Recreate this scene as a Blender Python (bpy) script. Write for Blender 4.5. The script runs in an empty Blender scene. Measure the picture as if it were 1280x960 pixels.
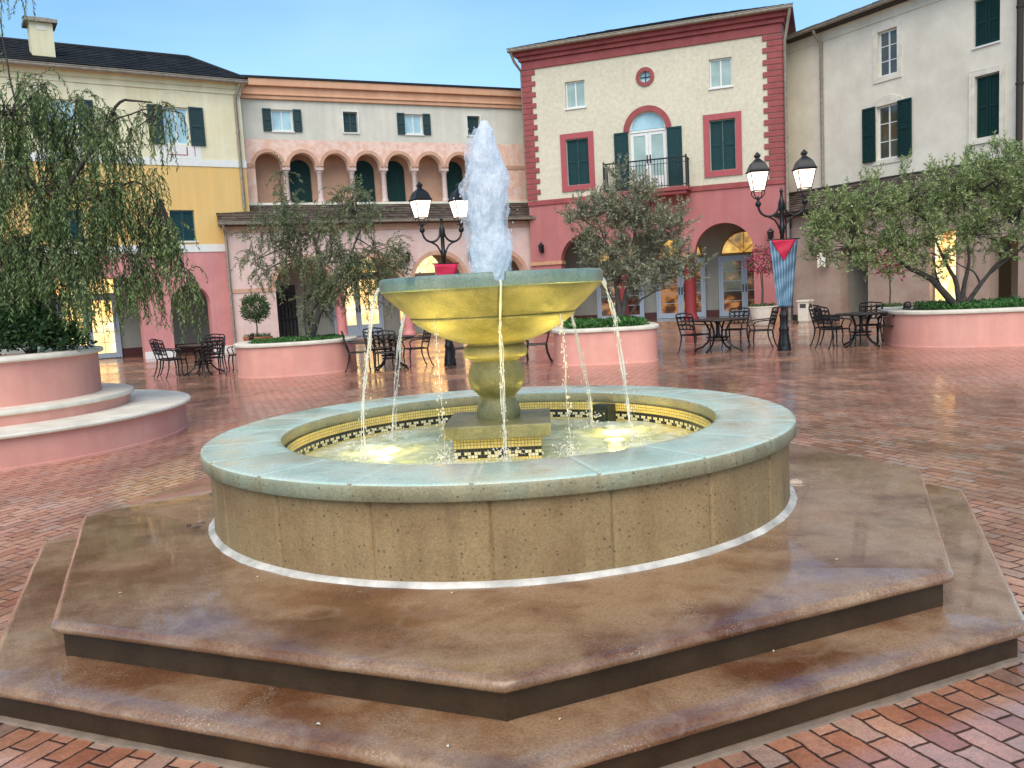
import bpy, math, random
import numpy as np
from mathutils import Vector, Matrix
from mathutils import noise as mnoise
from mathutils.geometry import tessellate_polygon
R = math.radians
PI = math.pi
random.seed(7)
rng = np.random.default_rng(11)
sc = bpy.context.scene
COL = sc.collection
EYE = 1.63

# ------------------------------------------------------------------ camera
FPX, PITCH, ROLL = 1068.9, 0.1085, -0.0541
cfw = Vector((0, math.cos(PITCH), -math.sin(PITCH)))
cr0 = Vector((1, 0, 0)); cu0 = cr0.cross(cfw)
cr = math.cos(ROLL) * cr0 + math.sin(ROLL) * cu0
cu = -math.sin(ROLL) * cr0 + math.cos(ROLL) * cu0
cam_d = bpy.data.cameras.new('camera'); cam = bpy.data.objects.new('camera', cam_d); COL.objects.link(cam)
cam_d.sensor_width = 36; cam_d.lens = FPX / 1280 * 36; cam_d.clip_end = 2000; cam_d.clip_start = 0.05
cam.matrix_world = Matrix(((cr.x, cu.x, -cfw.x, 0), (cr.y, cu.y, -cfw.y, 0), (cr.z, cu.z, -cfw.z, EYE), (0, 0, 0, 1)))
sc.camera = cam

def at(px, py, Y):
    """point of the place seen at photo pixel (px,py) on the vertical plane y=Y"""
    d = cfw + ((px - 640) / FPX) * cr - ((py - 480) / FPX) * cu
    d = d * (Y / d.y)
    return Vector((d.x, d.y, d.z + EYE))

# ------------------------------------------------------------------ materials
def lin(r, g, b, k=1.0):
    f = lambda c: (c / 255 / 12.92 if c / 255 <= .04045 else ((c / 255 + .055) / 1.055) ** 2.4) * k
    return (f(r), f(g), f(b), 1)

class N:
    """tiny node-tree helper"""
    def __init__(s, name):
        s.m = bpy.data.materials.new(name); s.m.use_nodes = True
        s.t = s.m.node_tree; s.t.nodes.clear()
        s.out = s.add('ShaderNodeOutputMaterial')
    def add(s, typ, **kw):
        n = s.t.nodes.new(typ)
        for k, v in kw.items(): setattr(n, k, v)
        return n
    def link(s, a, b): s.t.links.new(a, b)
    def setv(s, sock, v):
        if hasattr(v, 'is_output') or isinstance(v, bpy.types.NodeSocket): s.link(v, sock)
        else: sock.default_value = v
    def math(s, op, a, b=None, c=None):
        n = s.add('ShaderNodeMath', operation=op); s.setv(n.inputs[0], a)
        if b is not None: s.setv(n.inputs[1], b)
        if c is not None: s.setv(n.inputs[2], c)
        return n.outputs[0]
    def noise(s, vec, scale, detail=4, rough=.55):
        n = s.add('ShaderNodeTexNoise'); n.inputs['Scale'].default_value = scale
        n.inputs['Detail'].default_value = detail; n.inputs['Roughness'].default_value = rough
        if vec is not None: s.link(vec, n.inputs['Vector'])
        return n.outputs['Fac']
    def ramp(s, fac, stops):
        n = s.add('ShaderNodeValToRGB'); s.link(fac, n.inputs[0]); e = n.color_ramp.elements
        while len(e) < len(stops): e.new(.5)
        for k, (p, c) in enumerate(stops):
            e[k].position = p; e[k].color = c if isinstance(c, tuple) else (c, c, c, 1)
        return n.outputs['Color']
    def mix(s, fac, a, b, blend='MIX'):
        n = s.add('ShaderNodeMix', data_type='RGBA', blend_type=blend)
        s.setv(n.inputs['Factor'], fac); s.setv(n.inputs['A'], a) if False else None
        ins = [i for i in n.inputs if i.type == 'RGBA']
        s.setv(ins[0], a); s.setv(ins[1], b)
        return [o for o in n.outputs if o.type == 'RGBA'][0]
    def coord(s, which='Object'):
        return s.add('ShaderNodeTexCoord').outputs[which]
    def bump(s, h, strength=.3, dist=.01, normal=None):
        n = s.add('ShaderNodeBump'); n.inputs['Strength'].default_value = strength; n.inputs['Distance'].default_value = dist
        s.link(h, n.inputs['Height'])
        if normal is not None: s.link(normal, n.inputs['Normal'])
        return n.outputs['Normal']
    def bsdf(s, color, rough=.6, metal=0, normal=None, spec=.5, **kw):
        n = s.add('ShaderNodeBsdfPrincipled')
        s.setv(n.inputs['Base Color'], color); s.setv(n.inputs['Roughness'], rough)
        n.inputs['Metallic'].default_value = metal; n.inputs['Specular IOR Level'].default_value = spec
        if normal is not None: s.link(normal, n.inputs['Normal'])
        for k, v in kw.items(): s.setv(n.inputs[k], v)
        s.link(n.outputs[0], s.out.inputs['Surface'])
        return n

def plaster(name, c1, c2, scale=1.2, fine=60, bump=.25, rough=.85, contrast=.12, streak=True):
    n = N(name); co = n.coord()
    f = n.ramp(n.noise(co, scale, 6, .65), [(.5 - contrast, 0.0), (.5 + contrast, 1.0)])
    c = n.mix(f, c1, c2)
    if streak:
        mp = n.add('ShaderNodeMapping'); mp.inputs['Scale'].default_value = (2.2, 2.2, .18); n.link(co, mp.inputs[0])
        st = n.ramp(n.noise(mp.outputs[0], 1.3, 5, .6), [(.42, .80), (.62, 1.0)])
        c = n.mix(.42, c, st, 'MULTIPLY')
    c = n.mix(.5, c, n.ramp(n.noise(co, .45, 6, .7), [(.38, .84), (.6, 1.0)]), 'MULTIPLY')
    h = n.noise(co, fine, 5, .7)
    n.bsdf(c, rough, normal=n.bump(h, bump, .01), spec=.25)
    return n.m

def simple(name, c, rough=.6, metal=0, var=.15, scale=6, bump=0, spec=.5):
    n = N(name); co = n.coord()
    k = n.ramp(n.noise(co, scale, 4), [(.3, 1 - var), (.7, 1.0)])
    col = n.mix(1.0, c, k, 'MULTIPLY')
    nm = n.bump(n.noise(co, 45, 4), bump, .006) if bump else None
    n.bsdf(col, rough, metal, nm, spec)
    return n.m

M = {}
M['cream_plaster'] = plaster('cream plaster', lin(240, 232, 198, .88), lin(232, 222, 184, .88), 1.1)
M['yellow_plaster'] = plaster('ochre yellow plaster', lin(240, 202, 132, .88), lin(234, 192, 120, .88), .9)
M['pink_plaster'] = plaster('dusty pink plaster', lin(222, 156, 152, .85), lin(212, 144, 142, .85), .8)
M['white_trim'] = simple('white painted trim', lin(238, 238, 232, .82), .55, var=.1)
M['orange_cornice'] = plaster('terracotta painted cornice', lin(228, 178, 144, .85), lin(220, 168, 134, .85), 1.5)
M['grey_plaster'] = plaster('pale grey plaster', lin(224, 220, 204, .85), lin(214, 210, 196, .85), .8)
M['fresco_plaster'] = plaster('mottled salmon fresco plaster', lin(232, 188, 166, .85), lin(240, 210, 194, .85), 4.5, contrast=.07, streak=False)
M['peach_plaster'] = plaster('peach plaster', lin(220, 176, 148, .78), lin(210, 164, 138, .78), 2)
M['blush_plaster'] = plaster('pale blush plaster', lin(236, 212, 202, .82), lin(226, 188, 174, .82), 1.6, contrast=.2)
M['stucco'] = plaster('rough cream stucco', lin(230, 222, 198, .82), lin(212, 203, 178, .82), 7, 22, .6, contrast=.16, streak=False)
M['red_trim'] = plaster('brick red paint', lin(170, 88, 86, .82), lin(158, 78, 78, .82), 3, 60, .12, .6)
M['red_plaster'] = plaster('rose red plaster', lin(198, 128, 124, .8), lin(188, 116, 114, .8), .9)
M['red_frame'] = simple('rose red moulding', lin(182, 82, 88, .82), .6)
M['beige_plaster'] = plaster('marbled beige plaster', lin(238, 229, 210, .92), lin(218, 207, 188, .92), 1.3, contrast=.22, streak=False)
M['taupe_plaster'] = plaster('marbled taupe plaster', lin(206, 182, 164, .75), lin(176, 148, 130, .75), 1.5, contrast=.22, streak=False)
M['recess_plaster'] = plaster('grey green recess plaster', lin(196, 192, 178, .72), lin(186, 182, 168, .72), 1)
M['dark_base'] = simple('dark red skirting', lin(96, 44, 40, .8), .6)
M['green_paint'] = simple('deep green shutter paint', (.005, .030, .027, 1), .6, spec=.2)
M['teal_paint'] = simple('blue green shutter paint', (.006, .042, .046, 1), .6, spec=.2)
M['slate_paint'] = simple('grey green shutter paint', (.022, .052, .056, 1), .6, spec=.2)
M['blue_white'] = simple('pale blue door paint', lin(196, 208, 220, .8), .45, var=.06)
M['gutter_metal'] = simple('weathered beige gutter metal', lin(176, 164, 146, .75), .5, .2, var=.4, scale=9)
M['terracotta'] = simple('terracotta', lin(196, 120, 84, .8), .75, var=.3)
M['tan_capital'] = simple('tan stone capital', lin(212, 160, 120, .8), .7, var=.25)
M['pink_stone'] = simple('pale pink column stone', lin(226, 200, 190, .8), .65, var=.25, scale=14)
M['pink_column'] = simple('pink painted column', lin(218, 138, 134, .82), .55)
M['red_column'] = simple('red painted column', lin(150, 50, 54, .75), .6)
M['black_iron'] = simple('black iron', (.012, .012, .013, 1), .38, .3, var=.3, scale=20)
M['bark'] = simple('grey brown bark', (.10, .085, .07, 1), .9, var=.55, scale=14, bump=.8)
M['dark_bark'] = simple('dark brown bark', (.055, .045, .036, 1), .9, var=.55, scale=14, bump=.8)
M['cap_stone'] = simple('cream cap stone', lin(238, 228, 208, .9), .5, var=.25, scale=4, bump=.2)
M['planter_pink'] = plaster('pink planter plaster', lin(236, 172, 154, .9), lin(228, 160, 144, .9), 1.4, 50, .3, .6)
M['soil'] = simple('dark soil', (.03, .022, .016, 1), .9, bump=.8)
M['pot_white'] = simple('white glazed pot', lin(236, 228, 210, .85), .45, var=.12)
M['gold_inside'] = simple('amber curtain', lin(200, 140, 60, .8), .7)
M['dark_room'] = simple('painted dark of openings', (.06, .055, .05, 1), .8)  # near-black colour stands in for the unlit depth behind openings
M['soffit'] = simple('dark timber soffit', (.035, .026, .02, 1), .8)

def tiles(name, cols):
    n = N(name)
    r = n.add('ShaderNodeNewGeometry').outputs['Random Per Island']
    k = len(cols)
    c = n.ramp(r, [(i / (k - 1), cols[i]) for i in range(k)])
    g = n.ramp(n.noise(n.coord(), 5, 5), [(.35, .7), (.65, 1.0)])
    n.bsdf(n.mix(1, c, g, 'MULTIPLY'), .65, spec=.3); return n.m
M['black_tiles'] = tiles('black roof tiles', [(.006, .006, .007, 1), (.012, .011, .012, 1), (.02, .018, .017, 1)])
M['brown_tiles'] = tiles('brown roof tiles', [(.05, .034, .026, 1), (.085, .062, .048, 1), (.12, .09, .072, 1), (.06, .05, .045, 1)])

def leaf(name, cols, trans=.25):
    n = N(name)
    r = n.add('ShaderNodeNewGeometry').outputs['Random Per Island']
    k = len(cols)
    c = n.ramp(r, [(i / max(k - 1, 1), cols[i]) for i in range(k)])
    b = n.add('ShaderNodeBsdfPrincipled'); n.link(c, b.inputs['Base Color']); b.inputs['Roughness'].default_value = .5
    b.inputs['Specular IOR Level'].default_value = .3
    t = n.add('ShaderNodeBsdfTranslucent'); n.link(c, t.inputs[0])
    mx = n.add('ShaderNodeMixShader'); mx.inputs[0].default_value = trans
    n.link(b.outputs[0], mx.inputs[1]); n.link(t.outputs[0], mx.inputs[2]); n.link(mx.outputs[0], n.out.inputs[0])
    return n.m
M['weeping_leaf'] = leaf('willowy leaves', [(.05, .09, .025, 1), (.11, .17, .05, 1), (.19, .26, .085, 1), (.30, .36, .16, 1)])
M['olive_leaf'] = leaf('grey green olive leaves', [(.12, .135, .07, 1), (.21, .22, .13, 1), (.32, .32, .20, 1), (.42, .40, .28, 1)])
M['light_leaf'] = leaf('yellow green olive leaves', [(.11, .16, .05, 1), (.20, .27, .09, 1), (.33, .40, .16, 1), (.44, .48, .25, 1)])
M['grey_leaf'] = leaf('dusty olive leaves', [(.09, .12, .05, 1), (.16, .19, .085, 1), (.26, .28, .15, 1)])
M['dark_leaf'] = leaf('dark glossy shrub leaves', [(.012, .035, .012, 1), (.025, .06, .018, 1), (.045, .10, .028, 1)], .12)
M['fresh_leaf'] = leaf('fresh green ground cover', [(.025, .085, .02, 1), (.05, .15, .03, 1), (.10, .22, .05, 1)], .2)
M['topiary_leaf'] = leaf('clipped topiary leaves', [(.03, .06, .02, 1), (.07, .12, .04, 1), (.14, .2, .09, 1)], .2)
M['magenta_flower'] = leaf('magenta bougainvillea bracts', [(.42, .03, .10, 1), (.55, .07, .16, 1), (.30, .02, .06, 1), (.08, .12, .04, 1), (.10, .14, .05, 1)], .3)

def glass(name, c, rough=.06, var=.25):
    n = N(name); co = n.coord()
    k = n.ramp(n.noise(co, 1.6, 2), [(.35, 1 - var), (.65, 1.0)])
    n.bsdf(n.mix(1, c, k, 'MULTIPLY'), rough, spec=.9); return n.m
M['sky_glass'] = glass('bright window glass', lin(176, 212, 220, .85))
M['curtain_glass'] = glass('curtained window glass', lin(176, 196, 184, .8))
M['olive_glass'] = glass('dark olive window glass', lin(98, 92, 72, .7), .05, .5)
def door_glass(name, warm, strength):
    n = N(name); co = n.coord()
    a = n.ramp(n.noise(co, 1.7, 3, .6), [(.40, (0.015, .01, .008, 1)), (.50, (.10, .035, .012, 1)), (.62, warm)])
    n.bsdf(lin(60, 40, 30, .5), .06, spec=.9, **{'Emission Color': a, 'Emission Strength': strength}); return n.m
M['dim_door_glass'] = door_glass('dim shop glass', (.55, .24, .08, 1), .28)
def lit(name, a, b, c, strength, scale=1.5):
    n = N(name); co = n.coord()
    k = n.ramp(n.noise(co, scale, 3, .6), [(.32, a), (.5, b), (.68, c)])
    n.bsdf((.3, .2, .1, 1), .1, spec=.6, **{'Emission Color': k, 'Emission Strength': strength}); return n.m
M['lit_glass'] = lit('lit yellow shop glass', (1, .46, .12, 1), (1, .66, .24, 1), (1, .80, .42, 1), .8)
M['lit_display'] = lit('lit shop display', (.25, .07, .02, 1), (1, .50, .14, 1), (1, .80, .4, 1), .9, 3)
M['amber_fan'] = lit('amber lit fanlight', (.10, .05, .01, 1), (.5, .25, .04, 1), (.95, .6, .12, 1), .40, 2.4)
def emit(name, c, s):
    n = N(name); n.bsdf((.6, .6, .6, 1), .3, **{'Emission Color': c, 'Emission Strength': s}); return n.m
M['lantern_glass'] = emit('lit lantern glass', (1, .80, .60, 1), 1.15)
M['sconce_glass'] = simple('unlit frosted lantern glass', (.4, .38, .35, 1), .2)
M['underwater_light'] = emit('yellow underwater light', (1, .70, .10, 1), 9)

# wet brick paving
def brick_ground():
    n = N('wet brick paving'); co = n.coord()
    sx = n.add('ShaderNodeSeparateXYZ'); n.link(co, sx.inputs[0])
    wob = n.math('MULTIPLY', n.math('SUBTRACT', n.noise(co, 7, 2), .5), .030)
    X = n.math('ADD', n.math('ABSOLUTE', n.math('ADD', sx.outputs[0], .10)), wob); Y = n.math('ADD', sx.outputs[1], wob)
    ca, sa = math.cos(R(66)), math.sin(R(66))
    u = n.math('SUBTRACT', n.math('MULTIPLY', X, ca), n.math('MULTIPLY', Y, sa))
    v = n.math('ADD', n.math('MULTIPLY', X, sa), n.math('MULTIPLY', Y, ca))
    L, W = .215, .100
    vr = n.math('DIVIDE', v, W); row = n.math('FLOOR', vr); fv = n.math('SUBTRACT', vr, row)
    half = n.math('MULTIPLY', n.math('FLOORED_MODULO', row, 2), .5)
    wn0 = n.add('ShaderNodeTexWhiteNoise', noise_dimensions='1D'); n.link(row, wn0.inputs['W'])
    half = n.math('ADD', half, n.math('MULTIPLY', wn0.outputs['Value'], .3))
    ur = n.math('ADD', n.math('DIVIDE', u, L), half); colm = n.math('FLOOR', ur); fu = n.math('SUBTRACT', ur, colm)
    du = n.math('MULTIPLY', n.math('MINIMUM', fu, n.math('SUBTRACT', 1, fu)), L)
    dv = n.math('MULTIPLY', n.math('MINIMUM', fv, n.math('SUBTRACT', 1, fv)), W)
    ed = n.math('MINIMUM', du, dv)
    ed = n.math('ADD', ed, n.math('MULTIPLY', n.math('SUBTRACT', n.noise(co, 40, 3), .5), .006))
    joint = n.ramp(ed, [(.0030, 0.0), (.0080, 1.0)])            # 1 on the brick
    cid = n.add('ShaderNodeCombineXYZ'); n.link(row, cid.inputs[0]); n.link(colm, cid.inputs[1])
    wn = n.add('ShaderNodeTexWhiteNoise', noise_dimensions='2D'); n.link(cid.outputs[0], wn.inputs['Vector'])
    rnd = wn.outputs['Value']
    bc = n.ramp(rnd, [(0, lin(146, 92, 72)), (.25, lin(178, 124, 100)), (.5, lin(196, 152, 132)), (.75, lin(176, 126, 106)), (.92, lin(178, 152, 142)), (1, lin(130, 98, 84))])
    big = n.noise(co, .22, 5, .6)
    bc = n.mix(1, bc, (1.18, 1.17, 1.06, 1), 'MULTIPLY')
    bc = n.mix(n.ramp(big, [(.4, 0.0), (.65, .5)]), bc, lin(182, 118, 88))
    fine = n.ramp(n.noise(co, 28, 5, .7), [(.3, .72), (.7, 1.05)])
    bc = n.mix(1, bc, fine, 'MULTIPLY')
    bc = n.mix(1, bc, n.ramp(n.noise(co, 1.1, 6, .7), [(.40, .72), (.60, 1.06)]), 'MULTIPLY')
    bc = n.mix(1, bc, n.ramp(n.noise(co, 110, 4, .8), [(.34, .72), (.66, 1.16)]), 'MULTIPLY')
    col = n.mix(joint, (.018, .012, .010, 1), bc)
    pud = n.noise(co, .55, 5, .6)
    rough = n.ramp(pud, [(.36, .08), (.50, .20), (.68, .36)])
    rough = n.math('ADD', rough, n.math('MULTIPLY', n.math('SUBTRACT', n.noise(co, 30, 3), .5), .16))
    rough = n.math('MAXIMUM', rough, n.math('MULTIPLY', n.math('SUBTRACT', 1, joint), .6))
    tilt = n.math('MULTIPLY', rnd, .35)
    wav = n.math('MULTIPLY', n.noise(co, 9, 3), .8)
    h = n.math('ADD', n.math('ADD', joint, tilt), n.math('ADD', wav, n.math('MULTIPLY', n.noise(co, 70, 3), .12)))
    film = n.math('MULTIPLY', n.ramp(pud, [(.38, 1.0), (.62, .25)]), n.math('MULTIPLY_ADD', joint, .75, .25))
    n.bsdf(col, n.math('MAXIMUM', rough, .22), normal=n.bump(h, .55, .006), **{'Specular IOR Level': n.math('MULTIPLY', joint, .5),
           'Coat Weight': film, 'Coat Roughness': n.ramp(pud, [(.36, .05), (.6, .16)]), 'Coat Normal': n.bump(n.math('ADD', wav, n.math('MULTIPLY', n.math('ADD', joint, tilt), .5)), .55, .006)})
    return n.m
M['brick_ground'] = brick_ground()

def wet_concrete():
    n = N('wet brown concrete'); co = n.coord()
    big = n.noise(co, 1.1, 6, .62)
    c = n.ramp(big, [(.30, lin(80, 46, 24)), (.42, lin(116, 78, 50)), (.54, lin(152, 120, 90)), (.68, lin(92, 56, 32))])
    red = n.ramp(n.noise(co, 2.3, 5, .6), [(.5, 0.0), (.72, .45)])
    c = n.mix(red, c, lin(110, 70, 50))
    vo = n.add('ShaderNodeTexVoronoi'); vo.inputs['Scale'].default_value = 95; n.link(co, vo.inputs['Vector'])
    peb = n.ramp(vo.outputs['Distance'], [(.16, 1.0), (.30, 0.0)])
    wn = n.ramp(n.noise(co, 3.2, 4), [(.52, 0.0), (.66, .55)])
    c = n.mix(n.math('MULTIPLY', peb, wn), c, lin(216, 204, 182, .9))
    c = n.mix(1, c, n.ramp(n.noise(co, 85, 6, .8), [(.34, .55), (.5, .95), (.66, 1.25)]), 'MULTIPLY')
    ln = n.math('ABSOLUTE', n.math('SUBTRACT', n.noise(co, 1.4, 3, .5), .5))
    c = n.mix(n.ramp(ln, [(.002, .13), (.022, 0.0)]), c, lin(170, 154, 134))
    mp = n.add('ShaderNodeMapping'); mp.inputs['Scale'].default_value = (.8, 1.6, 1); n.link(co, mp.inputs[0])
    rough = n.ramp(n.noise(mp.outputs[0], 1.5, 5, .6), [(.34, .06), (.48, .16), (.66, .34)])
    rough = n.math('ADD', rough, n.math('MULTIPLY', n.math('SUBTRACT', n.noise(co, 40, 3), .5), .2))
    h = n.math('ADD', n.noise(co, 130, 3, .7), n.math('MULTIPLY', n.noise(co, 6, 4), 1.6))
    film = n.ramp(n.noise(mp.outputs[0], 1.5, 5, .6), [(.40, 1.0), (.62, .15)])
    n.bsdf(c, n.math('MAXIMUM', rough, .2), normal=n.bump(h, .22, .006), spec=.5, **{'Coat Weight': film, 'Coat Roughness': .05, 'Coat Normal': n.bump(n.noise(co, 7, 3), .10, .006)})
    return n.m
M['wet_concrete'] = wet_concrete()
M['shaded_wet_riser'] = plaster('wet concrete with painted shade', (.040, .020, .008, 1), (.070, .040, .018, 1), 2.5, 60, .3, .35)  # soaked concrete, with the riser's shade also painted into the colour

def cast_stone(name, c1, c2, pits=True, rough=.75, green=None):
    n = N(name); co = n.coord()
    c = n.mix(n.ramp(n.noise(co, 2.2, 6, .65), [(.36, 0.0), (.64, 1.0)]), c1, c2)
    if green: c = n.mix(n.ramp(n.noise(co, 3.3, 5), [(.45, 0.0), (.68, .7)]), c, green)
    h = n.noise(co, 70, 5, .7)
    if pits:
        vo = n.add('ShaderNodeTexVoronoi'); vo.inputs['Scale'].default_value = 42; n.link(co, vo.inputs['Vector'])
        sel = n.add('ShaderNodeTexVoronoi'); sel.inputs['Scale'].default_value = 42; n.link(co, sel.inputs['Vector'])
        sp = n.add('ShaderNodeSeparateColor'); n.link(sel.outputs['Color'], sp.inputs[0])
        size = n.math('MULTIPLY', n.math('POWER', sp.outputs[0], 2), .30)
        pit = n.math('LESS_THAN', vo.outputs['Distance'], size)
        c = n.mix(n.math('MULTIPLY', pit, .6), c, (.05, .038, .025, 1))
        h = n.math('SUBTRACT', h, n.math('MULTIPLY', pit, 2.0))
    c = n.mix(1, c, n.ramp(n.noise(co, 75, 6, .8), [(.34, .68), (.66, 1.14)]), 'MULTIPLY')
    dm = n.add('ShaderNodeMapping'); dm.inputs['Scale'].default_value = (5, 5, .7); n.link(co, dm.inputs[0])
    c = n.mix(.38, c, n.ramp(n.noise(dm.outputs[0], 1.6, 5, .65), [(.36, .62), (.52, 1.0), (.72, 1.10)]), 'MULTIPLY')
    n.bsdf(c, rough, normal=n.bump(h, .5, .006), spec=.35)
    return n.m
M['basin_stone'] = cast_stone('tan cast stone', lin(178, 148, 104, .8), lin(150, 120, 82, .8), green=lin(168, 142, 100, .78))
M['bowl_stone'] = cast_stone('grey green cast stone', lin(172, 164, 116, .75), lin(128, 124, 80, .72), pits=False, rough=.4, green=lin(96, 104, 66, .68))
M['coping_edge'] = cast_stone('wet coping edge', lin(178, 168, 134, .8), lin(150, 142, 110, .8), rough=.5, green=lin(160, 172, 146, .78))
M['rimstone'] = cast_stone('wet grey green rim stone', lin(150, 166, 150, .75), lin(126, 144, 128, .75), pits=False, rough=.3, green=lin(120, 160, 150, .75))
M['caulk'] = simple('white mortar', lin(226, 220, 208, .85), .7, var=.55, scale=8, bump=.6)
M['grey_grout'] = simple('grey mortar', lin(150, 130, 112, .75), .7, var=.4, scale=9, bump=.6)
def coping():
    n = N('wet coping stone with painted sky tint'); co = n.coord()  # blue green sky reflection is painted into the base colour
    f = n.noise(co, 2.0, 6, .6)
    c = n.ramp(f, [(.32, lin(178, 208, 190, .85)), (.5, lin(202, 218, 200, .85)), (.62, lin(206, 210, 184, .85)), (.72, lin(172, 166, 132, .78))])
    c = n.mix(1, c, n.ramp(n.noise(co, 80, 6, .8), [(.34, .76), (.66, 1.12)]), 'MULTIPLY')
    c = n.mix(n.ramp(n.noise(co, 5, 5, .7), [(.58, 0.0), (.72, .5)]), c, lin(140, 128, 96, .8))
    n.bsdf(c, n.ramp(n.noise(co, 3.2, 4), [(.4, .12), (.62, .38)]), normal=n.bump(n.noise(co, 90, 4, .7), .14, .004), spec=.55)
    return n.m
M['sky_tinted_coping'] = coping()
def mosaic(name, c, var=.2):
    n = N(name)
    uv = n.coord('UV'); s = n.add('ShaderNodeSeparateXYZ'); n.link(uv, s.inputs[0])
    e = lambda x: n.math('MINIMUM', x, n.math('SUBTRACT', 1, x))
    ed = n.math('MINIMUM', e(s.outputs[0]), e(s.outputs[1]))
    g = n.ramp(ed, [(.05, 0.0), (.09, 1.0)])
    r = n.add('ShaderNodeNewGeometry').outputs['Random Per Island']
    cc = n.mix(1, c, n.ramp(r, [(0, 1 - var), (1, 1.0)]), 'MULTIPLY')
    n.bsdf(n.mix(g, (.10, .085, .045, 1), cc), .18, spec=.55); return n.m
M['yellow_mosaic'] = mosaic('yellow glass mosaic', lin(238, 212, 128, .85))
M['black_mosaic'] = mosaic('black glass mosaic', (.012, .012, .012, 1))
M['cream_mosaic'] = mosaic('cream glass mosaic', lin(240, 230, 190, .85))

def water_mat(name, c, alpha, rough=.08, bump=.4, scale=14):
    n = N(name); co = n.coord()
    f = n.noise(co, 6, 5, .65)
    b = n.add('ShaderNodeBsdfPrincipled')
    n.link(n.mix(n.ramp(f, [(.42, 0.0), (.66, 1.0)]), c, (.86, .90, .86, 1)), b.inputs['Base Color'])
    b.inputs['Roughness'].default_value = rough; b.inputs['IOR'].default_value = 1.33
    n.link(n.bump(n.math('ADD', n.noise(co, scale, 3), n.math('MULTIPLY', n.noise(co, scale * 3, 3), .4)), bump, .03), b.inputs['Normal'])
    tl = n.add('ShaderNodeBsdfTranslucent'); tl.inputs[0].default_value = (.85, .9, .82, 1)
    m1 = n.add('ShaderNodeMixShader'); m1.inputs[0].default_value = .35; n.link(b.outputs[0], m1.inputs[1]); n.link(tl.outputs[0], m1.inputs[2])
    t = n.add('ShaderNodeBsdfTransparent'); mx = n.add('ShaderNodeMixShader')
    n.link(n.ramp(f, [(.40, alpha * .75), (.66, min(1, alpha * 1.25))]), mx.inputs[0])
    n.link(t.outputs[0], mx.inputs[1]); n.link(m1.outputs[0], mx.inputs[2]); n.link(mx.outputs[0], n.out.inputs[0])
    return n.m
M['pool_water'] = water_mat('churned pool water', lin(206, 226, 206, .9), .78)
def spray_mat(name, alpha, c=(.80, .87, .97, 1), scale=30, bump=.6):
    n = N(name); co = n.coord()
    mp = n.add('ShaderNodeMapping'); mp.inputs['Scale'].default_value = (1, 1, .22); n.link(co, mp.inputs[0])
    f = n.noise(mp.outputs[0], scale, 4, .7)
    b = n.add('ShaderNodeBsdfPrincipled'); b.inputs['Base Color'].default_value = c; b.inputs['Roughness'].default_value = .3
    n.link(n.bump(f, bump, .02), b.inputs['Normal'])
    tl = n.add('ShaderNodeBsdfTranslucent'); tl.inputs[0].default_value = c
    m1 = n.add('ShaderNodeMixShader'); m1.inputs[0].default_value = .45
    n.link(b.outputs[0], m1.inputs[1]); n.link(tl.outputs[0], m1.inputs[2])
    t = n.add('ShaderNodeBsdfTransparent'); mx = n.add('ShaderNodeMixShader')
    n.link(n.ramp(f, [(.30, max(0, alpha - .35)), (.52, alpha)]), mx.inputs[0])
    n.link(t.outputs[0], mx.inputs[1]); n.link(m1.outputs[0], mx.inputs[2]); n.link(mx.outputs[0], n.out.inputs[0])
    return n.m
M['jet_water'] = spray_mat('frothy jet water', .80, (.86, .90, .94, 1), 15, .35)
M['mist_water'] = spray_mat('thin jet spray', .35, (.88, .92, .96, 1), 55)
M['stream_water'] = spray_mat('falling water', .62, (.92, .93, .92, 1), 22)
def fabric():
    n = N('striped blue banner fabric'); uv = n.coord('UV'); s = n.add('ShaderNodeSeparateXYZ'); n.link(uv, s.inputs[0])
    w = n.math('SINE', n.math('MULTIPLY', s.outputs[0], 2 * PI * 8))
    c = n.mix(n.ramp(w, [(.3, 0.0), (.7, 1.0)]), lin(80, 116, 140, .8), lin(130, 164, 184, .8))
    n.bsdf(c, .5, normal=n.bump(n.noise(n.coord(), 14, 3), .4, .02)); return n.m
M['blue_fabric'] = fabric()
M['crimson_fabric'] = simple('crimson banner fabric', lin(214, 32, 74, .82), .6)

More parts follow.
